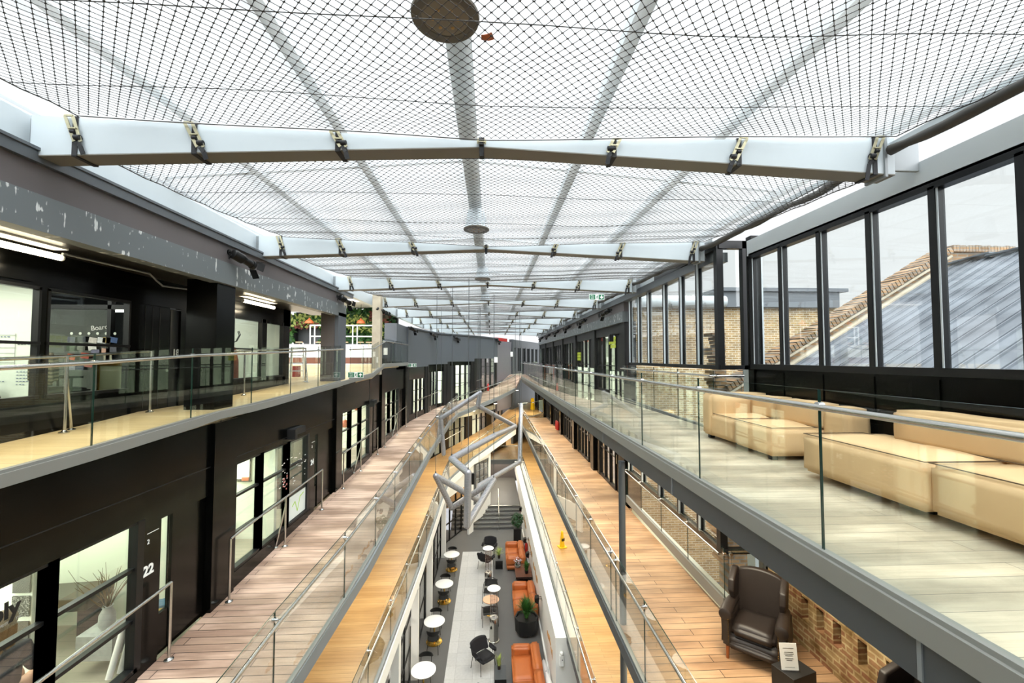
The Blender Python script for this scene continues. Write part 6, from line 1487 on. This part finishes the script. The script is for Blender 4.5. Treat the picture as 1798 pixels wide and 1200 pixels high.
# coat stand seen through the far upper window
r = empty('coat_stand', (-5.95, 10.1, 9.4), 0, 'dark bentwood coat stand with a coat behind the far upper office window', 'coat stand')
obj('pole', MB().tube([(0, 0, 0), (0, 0, 1.65)], .02, 8), M['black_matt'], r)
for k in range(5):
    a = k * 2 * PI / 5; obj('hook', MB().tube([(0, 0, 1.3), (.12 * math.cos(a), .12 * math.sin(a), 1.35), (.2 * math.cos(a), .2 * math.sin(a), 1.5), (.16 * math.cos(a), .16 * math.sin(a), 1.58)], .011, 6), M['black_matt'], r); obj('base_leg', MB().tube([(0, 0, .2), (.25 * math.cos(a), .25 * math.sin(a), 0)], .012, 6), M['black_matt'], r)
obj('coat', MB().tube([(.1, -.12, 1.2), (.12, -.14, .9), (.1, -.13, .5)], [.06, .12, .14], 10), mat('rust_coat', '8a4a38', .8), r, smooth=60); obj('grey_coat', MB().tube([(-.12, -.1, 1.15), (-.13, -.12, .7), (-.13, -.1, .4)], [.05, .11, .12], 10), mat('sage_coat', '7d8a76', .8), r, smooth=60)

# ------------------------------------------------------------------ inside the first middle office
def pattern(name, sc, kind):
    m, N, L, B = newmat(name); tc = N.new('ShaderNodeTexCoord')
    if kind == 0: t = N.new('ShaderNodeTexVoronoi'); t.inputs['Scale'].default_value = sc; out = t.outputs['Distance']
    else: t = N.new('ShaderNodeTexMagic'); t.inputs['Scale'].default_value = sc; t.inputs['Distortion'].default_value = 2; t.turbulence_depth = 2; out = t.outputs['Fac']
    L.new(tc.outputs['Object'], t.inputs['Vector']); r = N.new('ShaderNodeValToRGB'); r.color_ramp.interpolation = 'CONSTANT'; r.color_ramp.elements[0].color = rgb('26292a'); r.color_ramp.elements[1].position = .62; r.color_ramp.elements[1].color = rgb('8f928e'); L.new(out, r.inputs[0]); L.new(r.outputs[0], B.inputs['Base Color'])
    return m
for i, (z, sc, k, nm) in enumerate(((7.78, 70, 1, 'topmost'), (7.515, 75, 0, 'middle'), (7.23, 85, 1, 'lowest'))):
    r = empty('pattern_panel', (-5.40, 5.285, z), 0, 'dark square panel with a fine pale pattern on the office wall, %s of the column' % nm, 'wall panel', 'patterned panels in the first middle office')
    r.location.x = -5.37; obj('panel', MB().box(-.095, .095, -.012, 0, -.115, .115), pattern('pattern_%d' % i, sc, k), r)
o = word(None, 'ably', M['ink'], .2, facing((-4.238, 4.0, 8.13), (0, 1, .02), (0, 0, 1)), 'window_lettering', .007, .002); tag(o, 'bold black lettering on the first middle office window', 'lettering')
o = word(None, 'better re', M['greyink'], .05, facing((-4.238, 4.08, 8.03), (0, 1, .02), (0, 0, 1)), 'small_lettering', 0, .001); tag(o, 'small grey lettering under the bold window lettering', 'lettering')
for q, z in (((-5.1, 6.3), 6.55),):
    v = empty('twig_vase', (-4.98, 5.95, 6.55), 0, 'mottled vase of bare twigs on a crate inside the first middle office', 'vase')
    obj('vase', MB().lathe([(.06, .3), (.09, .36), (.085, .48), (.05, .55), (.06, .58)], n=18), M['ceramic'], v, smooth=50)
    tw = MB()
    for k in range(26):
        a = rr.uniform(0, 6.3); l = rr.uniform(.35, .75); p = Vector((0, 0, .52)); d = Vector((math.cos(a) * .5, math.sin(a) * .5, 1)).normalized(); pts = [p]
        for s in range(4): d = (d + Vector((rr.uniform(-.3, .3), rr.uniform(-.3, .3), rr.uniform(-.1, .2)))).normalized(); p = p + d * l / 4; pts.append(p)
        tw.tube(pts, [.006, .005, .004, .003, .002], 5)
    obj('twig', tw, M['twig'], v)
    obj('crate', MB().box(-.22, .22, -.18, .18, 0, .3), M['ceramic'], v)
r = empty('grand_desk', (-6.1, 6.4, 6.5), .1, 'dark desk against the far wall of the first middle office', 'desk'); obj('desk_top', MB().box(-.6, .6, -.25, .25, .42, .6), mat('desk_dark', '3c3a34', .4), r, bevel=.02); 
for x in (-.5, .5): obj('leg', MB().box(x - .04, x + .04, -.2, .2, 0, .42), M['black_matt'], r)
for i, (x, y, ln) in enumerate(((-4.52, 5.55, .5), (-4.47, 5.65, .55))):
    r = empty('paper_roll', (x, y, 6.55), 0, ['white paper roll leaning inside the first middle office window', 'second paper roll leaning beside the first one at the window'][i], 'paper roll'); obj('roll', MB().tube([(0, -.1, 0), (.03, .05, ln)], .035, 12), M['paper'], r, smooth=40)
r = empty('magazine_stack', (-4.6, 6.3, 6.55), .3, 'stack of bright magazines on a low box inside the first middle office', 'magazines')
obj('box', MB().box(-.2, .2, -.15, .15, 0, .34), M['paper'], r); obj('magazine', MB().box(-.16, .16, -.12, .12, .34, .38), mat('yellow_cover', 'c8b04a', .5), r); obj('magazine', MB().cbox((0, 0, .395), (.3, .22, .03), .2), mat('blue_cover', '4a7a9a', .5), r)
# seated person with brown hair, back to the window
def skin_obj(name, joints, edges, m, parent, sub=2):
    me = bpy.data.meshes.new(name); me.from_pydata([j[0] for j in joints], edges, []); me.materials.append(m)
    o = bpy.data.objects.new(name, me); C.objects.link(o); o.parent = parent
    sk = o.modifiers.new('skin', 'SKIN'); sk.use_smooth_shade = True
    for v, j in zip(me.skin_vertices[0].data, joints): v.radius = j[1] if isinstance(j[1], tuple) else (j[1], j[1])
    me.skin_vertices[0].data[0].use_root = True
    s = o.modifiers.new('sub', 'SUBSURF'); s.levels = sub; s.render_levels = sub
    return o
M['skin'] = mat('skin', 'c89a80', .55); M['hair'] = mat('brown_hair', '5a4028', .6, var=.4, scale=25, bump=.4, bscale=60); M['top'] = mat('dark_top', '24242a', .8)
pr = empty('person', (-4.85, 4.62, 6.5), PI + .3, 'person with long brown hair in a dark top seated inside the first office window', 'person')
J = [((0, 0, .50), (.12, .09)), ((0, .02, .72), (.10, .07)), ((0, .03, .92), (.11, .07)), ((0, .02, 1.02), (.06, .06)), ((0, 0, 1.09), (.05, .055)), ((0, -.02, 1.17), (.075, .09)), ((0, -.02, 1.26), (.07, .085)),
     ((.15, .03, .93), .03), ((.22, -.03, .72), .034), ((.16, -.24, .70), .03), ((.13, -.32, .72), .03), ((-.15, .03, .93), .03), ((-.22, -.03, .72), .034), ((-.16, -.24, .70), .034), ((-.13, -.32, .72), .03),
     ((.1, -.05, .50), .085), ((.11, -.42, .50), .065), ((.11, -.42, .08), .045), ((.11, -.52, .04), .035), ((-.1, -.05, .50), .085), ((-.11, -.42, .50), .065), ((-.11, -.42, .08), .045), ((-.11, -.52, .04), .035)]
ED = [(0, 1), (1, 2), (2, 3), (3, 4), (4, 5), (5, 6), (2, 7), (7, 8), (8, 9), (9, 10), (2, 11), (11, 12), (12, 13), (13, 14), (0, 15), (15, 16), (16, 17), (17, 18), (0, 19), (19, 20), (20, 21), (21, 22)]
skin_obj('body', J, ED, M['skin'], pr)
T = [((0, 0, .48), (.165, .14)), ((0, .02, .72), (.145, .115)), ((0, .03, .92), (.18, .13)), ((0, .02, 1.0), (.095, .09)), ((.175, .03, .95), .085), ((.225, -.03, .72), .06), ((.17, -.22, .70), .045), ((-.175, .03, .95), .085), ((-.225, -.03, .72), .052), ((-.17, -.22, .70), .043)]
skin_obj('jumper', T, [(0, 1), (1, 2), (2, 3), (2, 4), (4, 5), (5, 6), (2, 7), (7, 8), (8, 9)], M['top'], pr)
hb = MB().ball((0, .01, 1.235), (.098, .11, .10), 20, 12); hb.tube([(0, .09, 1.24), (.0, .12, 1.1), (.02, .13, .95), (.0, .12, .84)], [.08, .09, .07, .02], 12); hb.tube([(.07, .04, 1.2), (.09, .07, 1.05), (.07, .08, .92)], [.05, .045, .015], 10); hb.tube([(-.07, .04, 1.2), (-.09, .07, 1.05), (-.07, .08, .92)], [.05, .045, .015], 10)
obj('hair', hb, M['hair'], pr, smooth=70)
fc = MB()
for s in (-1, 1): fc.ball((s * .032, -.105, 1.2), .012, 10, 6)
obj('eye', fc, M['signwhite'], pr); obj('nose', MB().hexa([(-.015, -.10, 1.15), (.015, -.10, 1.15), (.012, -.09, 1.15), (-.012, -.09, 1.15), (-.006, -.10, 1.2), (.006, -.10, 1.2), (.006, -.09, 1.2), (-.006, -.09, 1.2)]), M['skin'], pr); obj('mouth', MB().box(-.022, .022, -.105, -.095, 1.118, 1.126), mat('lip', 'a05a50', .5), pr)
for s in (-1, 1):
    for k in range(4): obj('finger', MB().tube([(s * .13 + (k - 1.5) * .018, -.335, .722), (s * .13 + (k - 1.5) * .019, -.375, .725), (s * .13 + (k - 1.5) * .02, -.40, .712)], [.009, .009, .007], 6), M['skin'], pr, smooth=60)
    obj('thumb', MB().tube([(s * .13 - s * .03, -.32, .72), (s * .13 - s * .055, -.35, .72)], [.01, .008], 6), M['skin'], pr, smooth=60)
sc_ = empty('office_stool', (-4.85, 4.62, 6.5), .25, 'dark stool under the seated person', 'stool'); obj('seat', MB().lathe([(.18, .30), (.2, .32), (.19, .355), (.02, .36)], n=20), M['black_matt'], sc_); obj('stem', MB().tube([(0, 0, .03), (0, 0, .3)], .03, 8), M['blackmetal'], sc_); obj('base', MB().lathe([(.2, 0), (.2, .02), (.03, .05)], n=18), M['blackmetal'], sc_)

# ------------------------------------------------------------------ inside the other middle offices
wb = empty('whiteboard', (-5.3, 9.14, 7.98), 0, 'whiteboard with a black edge and an orange eraser in the second middle office', 'whiteboard')
obj('board', MB().box(-.5, .36, -.02, 0, -.10, .6), M['signwhite'], wb); wf_ = obj('frame', MB().box(-.52, .38, -.03, 0, -.13, -.10).box(-.52, -.5, -.03, 0, -.1, .6).box(.36, .38, -.03, 0, -.1, .6), M['black_matt'], wb); pt_ = obj('pen_tray', MB().box(.15, .42, -.08, -.03, -.14, -.12), M['blackmetal'], wb); obj('eraser', MB().box(.23, .36, -.07, -.03, -.12, -.06), mat('orange_eraser', 'd8683a', .6), pt_)
st('wall_dark_inner', MB().box(-9, -4.5, 10.9, 11.0, 6.6, 8.7), mat('green_black', '2c322c', .5), 'dark green inner wall of the second middle office', 'wall')
wr = empty('window_writing', (-4.24, 9.8, 7.9), 0, 'white and red scribbled notes on the second middle office glass', 'writing')
g = MB()
for k in range(40):
    y = rr.uniform(-.9, .3); z = rr.uniform(-.25, .35); g.box(-.002, 0, y, y + rr.uniform(.02, .07), z, z + .014)
obj('white_note', g, M['paper'], wr)
g = MB()
for k in range(16):
    y = rr.uniform(-.75, -.5); z = rr.uniform(-.3, .0); g.box(-.002, 0, y, y + rr.uniform(.03, .08), z, z + .03)
obj('red_note', g, mat('pink_note', 'c97a72', .7), wr)
r = empty('window_film', (-4.28, 9.83, 7.1), 0, 'frosted sheet with a green tick mark low on the second middle office window', 'window film')
obj('film', MB().box(-.004, 0, -.46, .44, -.22, .28), mat('frosted', 'dfe8e2', .5), r)
g = MB()
for a, c in (((-.25, .05), (-.12, .12)), ((-.12, .12), (.0, -.12)), ((.0, -.12), (.12, .16)), ((.12, .16), (.3, .2))): g.bar((.002, a[0], a[1]), (.002, c[0], c[1]), .02, .004, (1, 0, 0))
obj('tick_mark', g, mat('lime_pen', 'a8d24a', .6), r)
r = empty('carton', (-5.35, 8.95, z2(9)), 0, 'grey carton on the floor of the second middle office', 'box'); obj('carton_body', MB().box(-.4, .1, -.15, .15, 0, .4), M['ceramic'], r)
office_chair((-5.5, 8.2, z2(9.5)), 1.0, 'black office chair near the window of the second middle office')
office_chair((-5.3, 19.3, z2(19.5)), 2.2, 'black office chair inside the fourth office bay of the middle ramp')
q = PL.at(ss[0] + 1.9, -.7); office_chair((q.x, q.y, 6.92), 2.0, 'black office chair with arms in the first room on the bend')
q = PL.at(ss[2] + 2.2, -.8); office_chair((q.x, q.y, 6.92), 1.0, 'black office chair in the third room on the bend')
for x, y, z, lab in ((-4.76, 14.3, 8.22, 'orange globe lamp lower in the third office bay of the middle ramp'), (-4.95, 16.2, 8.55, 'orange globe lamp higher in the third office bay of the middle ramp')):
    r = empty('globe_lamp', (x, y, z), 0, lab, 'lamp'); obj('globe', MB().ball((0, 0, 0), .13, 18, 10), PO, r, smooth=70); obj('flex', MB().tube([(0, 0, .12), (0, 0, 9.1 - z)], .006, 5), M['black_matt'], r)
for i, (x, y, zf) in enumerate(((-6.5, 14.6, z2(14.7)), (-6.6, 19.6, z2(19.5)))):
    r = empty('desk', (x, y, zf), 0, 'pale desk inside the %s office bay of the middle ramp' % ('third' if i == 0 else 'fourth'), 'desk'); obj('desk_top', MB().box(-.8, .8, -.4, .4, .7, .74), M['white'], r)
    for a in (-.75, .75):
        for c_ in (-.35, .35): obj('leg', MB().cbox((a, c_, .35), (.05, .05, .7)), M['ceramic'], r)
    obj('monitor', MB().box(-.3, .3, -.02, .02, .86, 1.22).box(-.03, .03, -.02, .02, .74, .9), M['black_matt'], r)
# lime paper notes in the far sofa-side windows, trolley, far downlights
for y, z, lab in ((16.2, 10.95, 'patch of lime green notes on the first window beyond the glazed bay'), (22.6, 10.45, 'patch of lime green notes further along the far sofa-side windows')):
    r = empty('sticky_notes', (4.66, y, z), 0, lab, 'notes'); g = MB()
    for a in range(3):
        for c_ in range(4): 
            if (a, c_) != (0, 3): g.box(-.004, 0, -.45 + c_ * .24, -.24 + c_ * .24, -.2 + a * .15, -.07 + a * .15)
    obj('note_sheet', g, mat('lime_note', 'b4c23a', .7), r)
r = empty('post_trolley', (3.9, 28.5, 9), 0, 'orange tube trolley with boxes at the far end of the sofa gallery', 'trolley')
obj('tube_frame', MB().tube([(-.3, 0, 0), (-.3, 0, .9), (.3, 0, .9), (.3, 0, 0)], .025, 8), PO, r); obj('shelf', MB().box(-.3, .3, 0, .4, .3, .34), M['lightwood'], r); obj('parcel', MB().box(.02, .25, .05, .35, .34, .8), M['paper'], r)
for i, (x, y, z) in enumerate(((.3, 28.75, 7.36), (1.9, 31.4, 8.05), (2.9, 33.4, 8.6), (-1.1, 26.9, 7.1), (3.0, 29, 8.76), (3.0, 24.0, 5.78))):
    r = empty('ceiling_downlight', (x, y, z), 0, 'glowing round downlight under the %s' % ['bend of the middle ramp', 'end of the middle ramp by the corner', 'far upper landing', 'start of the bend of the middle ramp', 'far end of the sofa gallery', 'far end of the middle gallery'][i], 'lamp')
    obj('rim', MB().lathe([(.13, 0), (.14, -.02), (.12, -.025)], n=20), M['white'], r); obj('lens', MB().lathe([(.115, -.026), (.11, -.034), (.02, -.036)], n=20), mat('downlight_glow', (1, .9, .68, 1), .5, emit=14), r)
obj('cable_loop', MB().tube([(-3.72, 17.7, 4.68), (-3.6, 17.6, 4.48), (-3.65, 17.5, 4.21), (-3.75, 17.55, 4.12), (-3.8, 17.65, 4.33), (-3.76, 17.7, 4.63)], .014, 8), M['blackmetal'], label='black looped cable standing on the lower ramp under the edge of the middle ramp', cat='cable', smooth=50)
r = empty('wall_speaker', (4.5, 15.0, 11.15), 0, 'small black bracketed unit on the wall just beyond the glazed bay', 'speaker'); obj('speaker_box', MB().box(-.3, -.16, -.08, .08, -.2, .06), M['blackmetal'], r, bevel=.01); obj('bracket', MB().box(-.2, .05, -.02, .02, .04, .08), M['blackmetal'], r)
